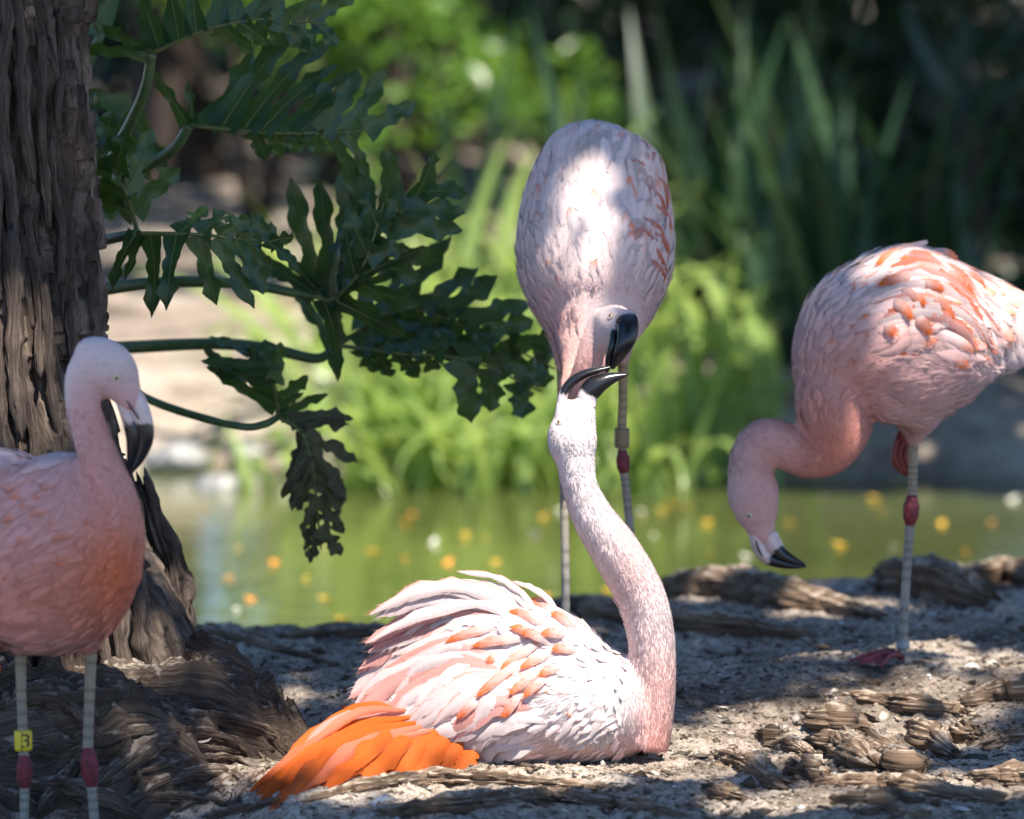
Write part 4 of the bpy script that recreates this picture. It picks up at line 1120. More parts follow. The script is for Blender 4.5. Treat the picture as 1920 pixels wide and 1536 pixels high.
def leg(b, pts, joint, ring=None, nseg=18, c0=LEGC, c1=LEGG, ringcol=(0.75, 0.55, 0.03)):
    """pts (px,py,off,r); joint (px,py0,py1,r,off); ring (px,py0,py1,r,off)"""
    c, rr, q = px_line(pts, b.d, 14)
    rr[0] = rr[0] * (1 + 0.035 * np.sin(np.arange(len(c)) * 2.2))
    v, f = tube(c, rr[0], nseg=nseg)
    t = np.repeat(np.linspace(0, 1, len(c)), nseg); t = np.concatenate([t, [0, 1]])
    band = 0.62 + 0.38 * (np.sin(np.repeat(np.arange(len(c)), nseg) * 2.2 + 0.6) > -0.7); band = np.concatenate([band, [1, 1]])
    o = part('leg', v, f, M['leg'], b.root, b.base, mixc(c0, c1, t) * band[:, None])
    def along(py):
        i = int(np.argmin(np.abs(q[:, 1] - py))); return c[i], q[i]
    if joint:
        y0, y1, jr = joint
        yy = np.linspace(y0, y1, 13)
        cc = np.array([along(y)[0] for y in yy]); cc[:, 2] = [P(0, y, b.d + along(y)[1][2]).z for y in yy]
        k = np.sin(np.linspace(0.22, math.pi - 0.22, 13)) ** 1.1 * (1 + 0.06 * np.sin(np.arange(13) * 1.7))
        v, f = tube(cc, jr * b.s * (0.30 + 0.70 * k), jr * b.s * (0.3 + 0.75 * k), nseg)
        part('joint', v, f, M['leg'], o, b.base, np.broadcast_to(RED, (len(v), 3)) * (0.45 + 0.9 * rng.random((len(v), 1))))
    if ring:
        y0, y1, rr_ = ring
        yy = np.linspace(y0, y1, 8)
        cc = np.array([along(y)[0] for y in yy]); cc[:, 2] = [P(0, y, b.d + along(y)[1][2]).z for y in yy]
        rad = rr_ * b.s * np.array([0.93, 1.0, 1, 1, 1, 1, 1.0, 0.93])
        v, f = tube(cc, rad, nseg=28)
        ro = part('leg_ring', v, f, M['ring'], o, b.base, np.broadcast_to(np.array(ringcol), (len(v), 3)))
        return o, ro, cc, rad
    return o
def foot(b, ankle, heading, size=0.075, parent=None):
    """three webbed toes and a hind nub"""
    a = np.array(ankle); V = []
    gz = ground_at(a[0], a[1]) + 0.006
    tips = []
    for da in (-0.5, 0.0, 0.5):
        h = heading + da
        tp = np.array((a[0] + math.cos(h) * size, a[1] + math.sin(h) * size, gz))
        mid = (a + tp) / 2; mid[2] = gz + 0.016
        tips.append((tp, mid))
        V.append(tube(catmull([a, mid, tp], 6), np.linspace(0.0065, 0.003, 13), nseg=10))
    V.append(tube(np.array([a + (0, 0, 0.02), a, (a[0], a[1], gz)]), [0.007, 0.009, 0.007], nseg=10))
    v, f = join(V)
    for i in range(2):
        o = len(v)
        A_, B_ = tips[i], tips[i + 1]
        m = (A_[0] + B_[0]) / 2 * 0.86 + a * 0.14; m[2] = gz + 0.003
        v = np.vstack([v, [a + (0, 0, -0.002)], [A_[1]], [A_[0]], [m], [B_[0]], [B_[1]]])
        f += [(o, o + 1, o + 3), (o + 1, o + 2, o + 3), (o, o + 3, o + 5), (o + 5, o + 3, o + 4)]
    part('foot', v, f, M['leg'], parent or b.root, b.base, np.broadcast_to(np.array((0.26, 0.05, 0.06)), (len(v), 3)))
def lo(b, pts, nseg=28, n=6):
    c, rr, q = px_line(pts, b.d, n)
    return tube(c, rr[0], rr[1] if len(rr) > 1 else rr[0], nseg)
def el(b, px, py, off, rx, rz, ry, rot=0.0):
    return ellipsoid(P(px, py, b.d + off), rx * b.s, ry * b.s, rz * b.s, 28, 18, rot)
def pick(r, a, b, p): return b if r.random() < p else a

# ============ A: standing before the tree, head bent down
A = new_bird('flamingo with a bent neck and yellow ring numbered 3 standing before the tree trunk', (-0.81, 10.12, -0.24), 10.12)
def colA(px, py, v=None):
    c = mixc(CP, CW, sstep(900, 820, py) * sstep(190, 120, px))                # pale back, whitened further to imitate sky light
    c = mixc(c, CP * np.array((1, .92, .92)), sstep(980, 700, py) * sstep(110, 150, px))
    c = mixc(c, np.array((0.74, 0.155, 0.04)), 0.95 * np.exp(-((px - 215) / 85) ** 2 - ((py - 1090) / 120) ** 2))
    c = mixc(c, CS, 0.75 * np.exp(-((px - 60) / 190) ** 2 - ((py - 1130) / 95) ** 2))
    return mixc(c, CW, 0.8 * sstep(800, 660, py))  # head and upper neck whitened to imitate blue sky light
body(A, [el(A, 120, 1035, 0, 148, 190, 140), el(A, -20, 1030, .06, 200, 192, 150), el(A, 200, 1050, -.01, 62, 120, 90), el(A, 95, 1130, 0, 130, 98, 120),
         el(A, -190, 1060, .10, 150, 120, 110), lo(A, [(-260, 1080, .12, 70, 70), (-360, 1130, .16, 40, 50), (-450, 1180, .2, 12, 20)]),
         lo(A, [(205, 1080, -.03, 62, 70), (216, 1000, -.05, 56, 60), (212, 940, -.06, 48, 50), (190, 870, -.06, 40, 41), (166, 800, -.06, 35, 35), (152, 740, -.06, 32, 32), (158, 695, -.06, 33, 33), (185, 668, -.06, 34, 34), (215, 680, -.06, 36, 34)]),
         el(A, 200, 690, -.06, 66, 52, 42, -0.75), el(A, 190, 672, -.06, 54, 40, 38, -0.4),
         lo(A, [(222, 712, -.06, 44, 34), (240, 742, -.06, 29, 25), (250, 768, -.06, 22, 20)]),
         lo(A, [(38, 1190, 0, 26, 26), (38, 1232, 0, 12, 12)]), lo(A, [(170, 1185, 0, 30, 30), (169, 1228, 0, 12, 12)])], colA)
beak(A, 'upper_beak', [(240, 728, -.06, 20, 18), (256, 758, -.06, 21, 18), (268, 792, -.06, 19, 17), (272, 824, -.06, 16, 15), (262, 858, -.06, 11, 10), (243, 890, -.06, 3, 4)], 0.42, 1)
beak(A, 'lower_beak', [(228, 745, -.06, 14, 15), (240, 780, -.06, 14, 16), (250, 815, -.06, 15, 17), (249, 848, -.06, 12, 13), (240, 882, -.06, 4, 5)], 0.33, 2)
eye(A, 217, 708, 7.0); eye(A, 217, 708, 7.0, True)
lA = leg(A, [(38, 1215, 0, 11), (40, 1300, 0, 9.5), (44, 1400, 0, 9.5), (46, 1445, 0, 10), (46, 1500, 0, 9), (44, 1600, 0, 9), (42, 1745, 0, 9)], (1408, 1484, 15.5), (1370, 1407, 17))
l2 = leg(A, [(171, 1210, 0, 12), (168, 1300, 0, 10), (165, 1400, 0, 10), (168, 1440, 0, 10), (174, 1500, 0, 9.5), (180, 1600, 0, 9), (186, 1745, 0, 9)], (1396, 1480, 17.5))
foot(A, P(42, 1735, 10.12), -0.6, 0.085, lA[0]); foot(A, P(186, 1735, 10.12), -0.6, 0.085, l2)
# the printed digit on the ring
cu = bpy.data.curves.new('ring_digit', 'FONT'); cu.body = '3'; cu.size = 0.036; cu.align_x = 'CENTER'; cu.align_y = 'CENTER'; cu.extrude = 0.0004
to = link('ring_digit_tmp', cu)
dg = bpy.context.evaluated_depsgraph_get(); dg.update()
tm = bpy.data.meshes.new_from_object(to.evaluated_get(dg)); bpy.data.objects.remove(to)
co = np.empty(len(tm.vertices) * 3); tm.vertices.foreach_get('co', co); co = co.reshape(-1, 3)
rc, rr_ = lA[2].mean(0), lA[3].max() + 0.0004
thx = co[:, 0] * 1.25 / rr_ + 0.36
V = np.stack([rc[0] + (rr_ + co[:, 2]) * np.sin(thx), rc[1] - (rr_ + co[:, 2]) * np.cos(thx), rc[2] + co[:, 1] * 1.0], 1)
o = part('ring_digit', V, [tuple(p.vertices) for p in tm.polygons], M['ring'], lA[0], A.base, np.broadcast_to(np.array((0.012, 0.012, 0.012)), (len(V), 3)), False)
# clasp seam of the ring
sv = np.array([(rc[0] + rr_ * math.sin(-0.08) , rc[1] - rr_ * math.cos(-0.08), z) for z in np.linspace(lA[2][:, 2].min(), lA[2][:, 2].max(), 6)])
v, f = tube(sv, 0.0009, nseg=6); part('ring_clasp', v, f, M['ring'], lA[0], A.base, np.broadcast_to(np.array((0.12, 0.09, 0.01)), (len(v), 3)))
def flowA(px, py):
    nk = sstep(1000, 900, py) * sstep(105, 140, px)
    return (-0.75 * (1 - nk) + 0.12 * nk, 0.42 * (1 - nk) + 1.0 * nk)
def sizeA(px, py):
    neck = (py < 940) & (px > 118)
    s = 0.030 + 0.030 * sstep(180, 20, px)
    return np.where(neck | (px > 235), 0, s)
def cfA(px, py, r):
    c = colA(np.array([px]), np.array([py]))[0] * r.uniform(0.93, 1.06)
    o = r.random() < 0.42 * float(sstep(1100, 1000, py)) * float(sstep(215, 180, px))
    return c, (mixc(c, CO, np.array(.6)) if o else c * 1.03), None
coat(A, 900, sizeA, flowA, cfA, 81, 110, 0.004)
def lenA(px, py):
    L = np.where(py < 760, 0.0045, np.where((py < 1000) & (px > 130), 0.010, 0.014))
    return np.where((px > 205) & (py > 715) & (py < 800), 0.0, L)
fuzz(A, 45000, lenA, flowA, 82, 0.0009, 0.18)
for k in range(6):
    px_feather(A, [(-90 - 10 * k, 1150), (-40, 1200 + 6 * k), (2 - 4 * k, 1258 - 5 * k)], 10, 2, CO, CO, 830 + k, off=(-0.06, -0.06))

def slit(b, pts, name='nostril'):
    c, rr, q = px_line(pts, b.d, 6); v, f = tube(c, rr[0], nseg=8)
    part(name, v, f, M['beak'], b.root, b.base, np.broadcast_to(np.array((0.03, 0.02, 0.02)), (len(v), 3)))
slit(A, [(233, 744, -.0795, 1), (246, 764, -.0797, 2.2), (260, 786, -.0790, 1.5)])
# ============ B: sitting, neck stretched up
B = new_bird('sitting flamingo with ruffled white and orange wings and neck stretched straight up', tuple(P(1050, 1440, 10.67)), 10.67)
def colB(px, py, v=None):
    c = mixc(CW, CP, 0.55 * sstep(1330, 1420, py) * sstep(900, 1000, px))
    c = mixc(c, CP, 0.75 * sstep(1150, 1230, px) * sstep(1120, 1300, py))
    c = mixc(c, CP, 0.45 * np.exp(-((px - 1180) / 70) ** 2 - ((py - 1080) / 120) ** 2))
    c = mixc(c, CS, 0.30 * sstep(1300, 1400, py) * sstep(1190, 1230, px))
    c = mixc(c, CO, sstep(830, 760, px) * sstep(1340, 1400, py))
    return mixc(c, CW, 0.7 * sstep(1000, 880, py))
body(B, [lo(B, [(1245, 1350, 0, 38, 55), (1190, 1338, 0, 88, 100), (1120, 1322, 0, 116, 130), (1020, 1312, 0, 128, 150), (900, 1322, 0, 118, 150), (800, 1350, 0, 92, 120), (700, 1392, 0, 56, 80), (600, 1425, 0, 28, 45)]),
         lo(B, [(1120, 1235, 0, 40, 60), (1030, 1210, 0, 72, 85), (930, 1215, 0, 82, 85), (830, 1245, 0, 66, 70), (740, 1290, 0, 36, 45)]),
         lo(B, [(1205, 1400, -.04, 50, 50), (1218, 1340, -.04, 46, 48), (1224, 1270, -.04, 44, 45), (1220, 1190, -.04, 45, 45), (1200, 1115, -.04, 47, 46), (1155, 1035, -.04, 47, 46), (1112, 970, -.04, 40, 40), (1088, 915, -.04, 34, 35), (1080, 870, -.04, 37, 37), (1075, 825, -.04, 40, 38)]),
         el(B, 1073, 825, -.04, 48, 58, 42, 0.1), el(B, 1078, 785, -.04, 40, 36, 34, 0.0),
         lo(B, [(1062, 800, -.04, 26, 24), (1054, 770, -.04, 15, 17), (1053, 745, -.04, 9, 12)]),
         lo(B, [(1092, 800, -.04, 28, 26), (1097, 765, -.04, 20, 20), (1102, 742, -.04, 17, 16)])], colB)
beak(B, 'upper_beak', [(1050, 772, -.04, 8, 11), (1056, 742, -.04, 9, 13), (1070, 718, -.04, 9, 14), (1095, 702, -.04, 8, 13), (1122, 694, -.04, 6, 10), (1146, 688, -.04, 2, 4)], 0.22, 3, pal=CW)
beak(B, 'lower_beak', [(1100, 764, -.04, 17, 16), (1102, 742, -.04, 19, 18), (1114, 726, -.04, 20, 19), (1134, 714, -.04, 15, 16), (1155, 707, -.04, 9, 10), (1177, 702, -.04, 2, 4)], 0.24, 4, pal=CW)
eye(B, 1049, 791, 5.5); eye(B, 1095, 791, 5.5, True)
lB = leg(B, [(820, 1440, -.12, 9), (740, 1456, -.20, 9), (640, 1467, -.26, 9), (560, 1480, -.30, 10), (520, 1486, -.3, 9)], None, None, c0=np.array((0.2, 0.18, 0.15)), c1=np.array((0.12, 0.10, 0.10)))
c, rr, q = px_line([(566, 1479, -.298, 13), (590, 1475, -.285, 13)], B.d, 6)
v, f = tube(c, rr[0], nseg=20); part('leg_ring', v, f, M['ring'], lB, B.base, np.broadcast_to(np.array((0.7, 0.5, 0.03)), (len(v), 3)))
def flowB(px, py):
    nk = np.maximum(sstep(1140, 1200, px), sstep(1150, 1100, py) * sstep(1010, 1050, px))
    dx, dy = px - 1150, py - 1225
    l = np.sqrt(dx * dx + dy * dy) + 1
    fx = np.minimum(dx / l, 0.1) - 0.35; fy = dy / l * 0.75
    up = sstep(1250, 1050, py)
    return (fx * (1 - nk) + nk * (0.45 * up - 0.05), fy * (1 - nk) + nk * 1.0)
def sizeB(px, py):
    neck = (px > 1172) | ((py < 1130) & (px > 1010))
    s = 0.024 + 0.038 * sstep(1140, 900, px)
    return np.where(neck, 0, np.where((px < 720) & (py > 1340), 0, s))
def cfB(px, py, r):
    c = colB(np.array([px]), np.array([py]))[0] * r.uniform(0.94, 1.06)
    near = math.exp(-((px - 1060) / 100) ** 2 - ((py - 1270) / 85) ** 2)
    if r.random() < 0.42 * near: return c, mixc(c, CO, np.array(r.uniform(.5, 1))), None
    return c, mixc(c, CP, np.array(r.uniform(0, .4))), None
coat(B, 1200, sizeB, flowB, cfB, 91, 100, 0.005)
def lenB(px, py):
    L = np.where(py < 900, 0.006, np.where((px > 1130) | (py < 1130), 0.012, 0.018))
    L = np.where(py < 772, 0.0, L)
    return np.where((px < 800) & (py > 1340), 0.010, L)
fuzz(B, 60000, lenB, flowB, 92, 0.0008, 0.2)
PWc, PPc = CW * 1.04, CP * np.array((1.02, 1.05, 1.06))
orange = [([(760, 1335), (650, 1345), (560, 1410), (470, 1478)], 13, 0), ([(770, 1345), (640, 1370), (550, 1440), (478, 1492)], 14, 0), ([(760, 1350), (650, 1378), (565, 1440), (488, 1508)], 14, 1),
          ([(780, 1355), (650, 1390), (575, 1450), (502, 1522)], 15, 1), ([(790, 1362), (670, 1400), (590, 1460), (516, 1512)], 16, 2), ([(800, 1370), (690, 1405), (620, 1445), (545, 1490)], 17, 2),
          ([(775, 1365), (715, 1388), (665, 1430), (608, 1480)], 19, 3), ([(795, 1368), (750, 1398), (712, 1435), (680, 1462)], 18, 3), ([(820, 1372), (785, 1402), (758, 1435), (738, 1458)], 18, 4),
          ([(842, 1382), (815, 1408), (795, 1435), (780, 1455)], 17, 4), ([(866, 1392), (845, 1415), (830, 1437), (820, 1453)], 16, 5), ([(892, 1402), (880, 1422), (865, 1440), (850, 1450)], 14, 5),
          ([(740, 1330), (690, 1330), (640, 1350), (590, 1390)], 16, 1), ([(700, 1330), (640, 1350), (580, 1400), (520, 1460)], 14, 2)]
ro_ = np.random.default_rng(77)
orange = orange + [([(x + ro_.normal(0, 7), y + ro_.normal(0, 5)) for x, y in p_], w_ * 0.75, l_ + 0.5) for p_, w_, l_ in orange]
for k, (pts, w, l) in enumerate(orange):
    c0 = (CP, CO, CO, CO, mixc(CO, CP, np.array(.4)))[k % 5] if (k % 14) not in (6, 7, 8, 9, 10, 11) else CO
    low = (k % 14) in (7, 8, 9, 10, 11)
    if low and k >= 14: continue
    px_feather(B, pts, w * (1.5 if low else 1), 1 if low else l + 1, CO * 0.92 if low else c0, CO * (1.0, 0.9, 0.8)[k % 3] if k % 4 else CO, 900 + k, 0.3, 0.12, edge=(-1, CO), off=(None, G(pts[-1][0], pts[-1][1] + 4).y - B.d - 0.03))
tert = [([(1052, 1190), (1040, 1140), (1005, 1105), (962, 1090)], 7, PWc, 8), ([(1020, 1165), (975, 1110), (930, 1082), (856, 1071)], 8, PWc, 2), ([(1010, 1160), (960, 1112), (915, 1095), (866, 1086)], 7, PWc, 3),
        ([(1000, 1165), (950, 1120), (905, 1103), (870, 1098)], 9, PWc, 3),
        ([(1010, 1180), (920, 1112), (800, 1102), (692, 1153)], 20, PWc, 1), ([(1010, 1190), (920, 1128), (810, 1122), (705, 1156)], 20, PWc, 2), ([(1020, 1205), (910, 1142), (790, 1150), (684, 1206)], 22, PPc, 3),
        ([(1010, 1220), (900, 1165), (780, 1180), (690, 1224)], 22, PWc, 4), ([(1005, 1240), (880, 1185), (750, 1210), (672, 1256)], 22, PPc, 5), ([(1000, 1255), (870, 1205), (730, 1245), (657, 1302)], 24, PWc, 6),
        ([(995, 1275), (860, 1235), (740, 1280), (668, 1340)], 24, PPc, 7), ([(995, 1290), (880, 1258), (770, 1305), (716, 1380)], 25, PPc * np.array((1, .95, .95)), 8), ([(1005, 1310), (905, 1285), (815, 1330), (757, 1396)], 25, PWc, 9),
        ([(1010, 1330), (930, 1318), (850, 1365), (795, 1430)], 26, PPc, 10), ([(1040, 1350), (960, 1345), (890, 1385), (840, 1428)], 24, PWc, 10), ([(1000, 1200), (900, 1150), (790, 1165), (700, 1215)], 18, PPc, 3),
        ([(985, 1265), (860, 1220), (745, 1262), (690, 1318)], 20, PWc, 6), ([(1000, 1298), (890, 1270), (800, 1320), (738, 1388)], 20, PWc, 8)]
tert = tert + [([(x + ro_.normal(0, 6), y + ro_.normal(0, 7)) for x, y in p_], w_ * 0.6, (PWc, PPc)[int(ro_.random() < .4)], l_ + 0.6) for p_, w_, c_, l_ in tert[4:]] + [([(x * .65 + p_[1][0] * .35 + ro_.normal(0, 8), y * .65 + p_[1][1] * .35 + ro_.normal(0, 8)) for x, y in p_], w_ * 0.6, PWc, l_ + 1.4) for p_, w_, c_, l_ in tert[4:]]
for k, (pts, w, c0, l) in enumerate(tert):
    px_feather(B, pts, w, l, c0, mixc(c0, CP, np.array(.35)), 930 + k, 0.6, 0.3, edge=((1, CS) if k % 3 == 1 else None))
for k, pts in enumerate([[(960, 1360), (900, 1385), (850, 1420), (815, 1446)], [(990, 1382), (925, 1400), (885, 1424), (855, 1446)], [(945, 1345), (875, 1368), (812, 1403), (768, 1440)], [(1010, 1395), (955, 1408), (915, 1428), (885, 1442)], [(930, 1375), (880, 1392), (835, 1425), (800, 1444)], [(900, 1350), (830, 1368), (775, 1400), (738, 1432)]]):
    px_feather(B, pts, 20, 9 + k * 0.5, PWc, (CW, CP)[k % 2], 980 + k, 0.6, 0.2)
cs = [((1140, 240), (1250, 285)), ((1140, 305), (1260, 360)), ((870, 372), (1020, 325)), ((980, 390), (1140, 365)), ((1100, 485), (1215, 408)), ((1185, 482), (1285, 435)), ((1000, 603), (1140, 492)), ((1140, 592), (1235, 518)), ((1200, 602), (1275, 538)),
      ((920, 692), (985, 638)), ((1110, 690), (1165, 618)), ((1275, 335), (1350, 345)), ((1315, 250), (1390, 300)), ((1320, 402), (1395, 410)), ((1265, 512), (1335, 488)), ((1190, 330), (1270, 362)), ((1230, 190), (1300, 240)), ((1050, 455), (1075, 440)), ((520, 690), (640, 640)), ((740, 560), (890, 480))]
for k, (tip, rt_) in enumerate(cs):
    t0 = (450 + tip[0] / 2.259, 1040 + tip[1] / 2.259); r0 = (450 + rt_[0] / 2.259, 1040 + rt_[1] / 2.259)
    m_ = ((t0[0] + r0[0]) / 2 + 3, (t0[1] + r0[1]) / 2 - 5)
    r0 = (r0[0] + (r0[0] - t0[0]) * 0.7, r0[1] + (r0[1] - t0[1]) * 0.7)
    px_feather(B, [r0, m_, t0], 9.5, 12 + 0.2 * k, CW, CO, 960 + k, -0.05, pointed=True)
fl2 = [((1105 + 9 * k % 70, 1330 + 13 * (k % 5)), (1040 + 8 * k, 1390 + 4 * (k % 6))) for k in range(14)]
for k, (a, t0) in enumerate(fl2):
    px_feather(B, [a, ((a[0] + t0[0]) / 2 - 4, (a[1] + t0[1]) / 2 - 6), t0], 9, 6, CW, CW, 990 + k)

# ============ C: upright behind, head turned to the sitting bird
C = new_bird('pale flamingo standing upright behind the sitting one with its beak touching the raised beak', (P(1120, 1200, 11.3).x, 11.3, 0.06), 11.3)
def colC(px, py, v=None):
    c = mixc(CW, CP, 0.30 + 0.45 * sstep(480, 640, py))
    c = mixc(c, CW, 0.85 * np.exp(-((px - 1100) / 85) ** 2 - ((py - 400) / 120) ** 2))  # white chest patch painted where the sun patch falls
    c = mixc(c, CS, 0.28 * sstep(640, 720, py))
    return mixc(c, CW, 0.8 * np.exp(-((px - 1150) / 55) ** 2 - ((py - 605) / 60) ** 2))  # head painted whiter so that it reads as sunlit
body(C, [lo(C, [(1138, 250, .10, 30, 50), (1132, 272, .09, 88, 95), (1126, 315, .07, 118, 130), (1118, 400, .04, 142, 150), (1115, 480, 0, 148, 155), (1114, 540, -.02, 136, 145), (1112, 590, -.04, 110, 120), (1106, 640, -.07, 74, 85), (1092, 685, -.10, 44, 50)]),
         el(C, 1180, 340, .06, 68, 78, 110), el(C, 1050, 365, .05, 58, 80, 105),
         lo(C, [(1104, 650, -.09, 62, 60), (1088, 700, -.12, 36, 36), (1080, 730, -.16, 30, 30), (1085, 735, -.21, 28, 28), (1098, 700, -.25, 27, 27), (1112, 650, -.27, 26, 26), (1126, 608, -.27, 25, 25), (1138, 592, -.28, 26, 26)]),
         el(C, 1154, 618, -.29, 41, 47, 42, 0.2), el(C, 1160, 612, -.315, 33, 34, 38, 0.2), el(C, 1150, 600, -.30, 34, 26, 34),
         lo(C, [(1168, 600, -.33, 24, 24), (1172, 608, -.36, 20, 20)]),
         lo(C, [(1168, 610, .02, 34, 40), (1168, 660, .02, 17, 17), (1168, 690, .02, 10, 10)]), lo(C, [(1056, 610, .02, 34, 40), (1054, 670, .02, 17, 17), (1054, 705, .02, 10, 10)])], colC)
beak(C, 'upper_beak', [(1173, 596, -.345, 23, 18), (1177, 612, -.37, 21, 17), (1174, 636, -.385, 18, 16), (1163, 662, -.385, 13, 12), (1148, 690, -.37, 4, 5)], 0.10, 5)
beak(C, 'lower_beak', [(1152, 616, -.35, 8, 10), (1150, 640, -.37, 8, 12), (1143, 668, -.37, 8, 11), (1138, 698, -.36, 3, 5)], 0.12, 6)
v, f = ellipsoid(P(1163, 601, C.d - .372), 8 * C.s, 4 * C.s, 5 * C.s, 14, 10, 0.5)
part('nostril', v, f, M['beak'], C.root, C.base, np.broadcast_to(np.array((0.05, 0.02, 0.015)), (len(v), 3)))
eye(C, 1146, 593, 6.5); eye(C, 1190, 619, 5.0)
lc1 = leg(C, [(1168, 680, .02, 10), (1168, 740, .02, 8.5), (1166, 810, .02, 8.5), (1168, 865, .02, 8.5), (1173, 910, .02, 8), (1180, 980, .02, 8), (1188, 1060, .02, 8), (1196, 1210, .02, 8)], (838, 894, 13), (803, 839, 14.5), c0=np.array((0.44, 0.31, 0.16)), ringcol=(0.22, 0.15, 0.075))[0]
lc2 = leg(C, [(1053, 690, .02, 10), (1054, 780, .02, 8.5), (1056, 870, .02, 8.5), (1058, 950, .02, 8), (1060, 1060, .02, 8), (1061, 1210, .02, 8)], (830, 890, 13), c0=np.array((0.44, 0.31, 0.16)))
foot(C, P(1196, 1195, 11.32), -1.3, 0.08, lc1); foot(C, P(1061, 1195, 11.32), -1.7, 0.08, lc2)
def flowC(px, py):
    nk = sstep(570, 640, py)
    return ((px - 1110) / 200 * (1 - nk), -1.0 + 0 * px)
def sizeC(px, py):
    return np.where((py > 660) | (((px - 1150) ** 2 + (py - 610) ** 2 < 62 ** 2)), 0, 0.028 + 0.045 * sstep(560, 330, py))
def cfC(px, py, r):
    c = colC(np.array([px]), np.array([py]))[0] * r.uniform(0.94, 1.06)
    pr = 0.10 + 0.55 * float(sstep(1140, 1230, px)) * float(sstep(560, 430, py)) + 0.12 * float(sstep(1020, 980, px))
    if r.random() < pr: return c, mixc(c, CO if r.random() < .5 else CS, np.array(r.uniform(.5, .95))), None
    return c, c * 1.02, None
coat(C, 1000, sizeC, flowC, cfC, 101, 110, 0.004)
def lenC(px, py):
    L = np.where(((px - 1150) ** 2 + (py - 612) ** 2 < 58 ** 2), 0.005, 0.013)
    return np.where((px > 1155) & (py > 590) & (py < 640) & (px < 1200), 0.0, L)
fuzz(C, 45000, lenC, flowC, 102, 0.0009, 0.18)
rc_ = np.random.default_rng(55)
for k in range(12):       # wing coverts over the right shoulder
    a = rc_.random(); j = rc_.normal(0, 9, 4)
    px_feather(C, [(1150 + 45 * a + j[0], 520 - 200 * a), (1190 + 30 * a + j[0], 470 - 190 * a + j[1]), (1226 - 8 * a + j[2] * .5, 500 - 190 * a + j[3])], rc_.uniform(7, 12), 1 + 0.1 * k, PWc if k % 3 else PPc, (CS, CP, CW)[k % 3], 1000 + k, 0.45, pointed=True)
for k in range(7):
    px_feather(C, [(1215 + rc_.normal(0, 8), 330 + 26 * k), (1240 + rc_.normal(0, 4), 350 + 26 * k), (1252 + rc_.normal(0, 3), 400 + 22 * k)], 8, 3, CP, CO, 1060 + k, 0.2, pointed=True)
for k in range(10):       # long feathers folded over the rump
    px_feather(C, [(1060 + 14 * k, 380 - 4 * (k % 4)), (1075 + 12 * k, 320), (1095 + 10 * k, 272 - 3 * (k % 3)), (1112 + 8 * k, 246 + 1.2 * abs(k - 4))], 17, 3, PWc, PWc * 0.97, 1030 + k)

# ============ D: bending down at the right, standing on one leg
D = new_bird('flamingo bending its head low while standing on one leg beside the bank logs', (P(1692, 1235, 11.4).x, 11.4, 0.095), 11.4)
def colD(px, py, v=None):
    c = mixc(CW, CP, 0.55 * sstep(520, 720, py) + 0.22)
    c = mixc(c, CS, 0.8 * np.exp(-((px - 1555) / 90) ** 2 - ((py - 850) / 80) ** 2))
    c = mixc(c, CS, 0.35 * np.exp(-((px - 1590) / 70) ** 2 - ((py - 720) / 120) ** 2))
    c = mixc(c, CW, 0.6 * sstep(1780, 1880, px) * sstep(560, 640, py))
    c = mixc(c, CP, 0.35 * sstep(1500, 1440, px))
    return mixc(c, CW, 0.35 * sstep(1420, 1370, px))
body(D, [lo(D, [(1512, 735, -.03, 36, 50), (1560, 690, -.02, 105, 110), (1620, 650, -.01, 150, 150), (1700, 632, 0, 172, 165), (1780, 620, .01, 145, 155), (1850, 612, .02, 95, 120), (1930, 615, .03, 55, 70), (2010, 625, .04, 25, 40)]),
         lo(D, [(1530, 640, -.02, 40, 60), (1560, 720, -.03, 72, 90), (1565, 790, -.03, 72, 80), (1550, 835, -.03, 58, 60), (1515, 852, -.03, 46, 48), (1475, 838, -.03, 43, 44), (1440, 825, -.03, 42, 42), (1415, 845, -.03, 42, 41), (1407, 885, -.03, 43, 40), (1410, 925, -.03, 46, 40)]),
         el(D, 1412, 925, -.03, 50, 58, 41, 0.12), el(D, 1418, 955, -.03, 42, 44, 36, 0.2),
         lo(D, [(1420, 965, -.03, 40, 34), (1428, 995, -.03, 27, 24), (1436, 1020, -.03, 19, 18)]),
         lo(D, [(1640, 690, -.10, 60, 40), (1700, 730, -.06, 80, 60), (1720, 775, -.02, 48, 50), (1714, 815, 0, 20, 22), (1713, 840, 0, 9, 9)]),
         lo(D, [(1700, 700, -.09, 50, 40), (1780, 680, -.08, 62, 50), (1850, 660, -.03, 52, 50), (1930, 630, 0, 40, 40), (1990, 615, .02, 18, 20)])], colD)
beak(D, 'upper_beak', [(1416, 1000, -.03, 13, 18), (1424, 1026, -.03, 14, 18), (1440, 1046, -.03, 13, 17), (1466, 1056, -.03, 10, 14), (1490, 1061, -.03, 6, 9), (1512, 1062, -.03, 2, 3)], 0.42, 7)
beak(D, 'lower_beak', [(1440, 1000, -.03, 16, 18), (1450, 1022, -.03, 17, 19), (1462, 1038, -.03, 15, 18), (1482, 1049, -.03, 10, 13), (1510, 1059, -.03, 2, 4)], 0.36, 8)
slit(D, [(1417, 1012, -.0492, 1), (1422, 1030, -.0495, 2.2), (1430, 1044, -.0480, 1)])
eye(D, 1405, 967, 6.0); eye(D, 1405, 967, 6.0, True)
ld = leg(D, [(1714, 815, 0, 10), (1712, 880, 0, 9), (1710, 930, 0, 9), (1707, 975, 0, 9.5), (1703, 1030, 0, 9), (1697, 1120, 0, 8.5), (1692, 1228, 0, 8.5)], (924, 990, 16), (1202, 1216, 13), ringcol=(0.26, 0.28, 0.30))[0]
foot(D, P(1690, 1228, 11.4), -2.55, 0.105, ld)
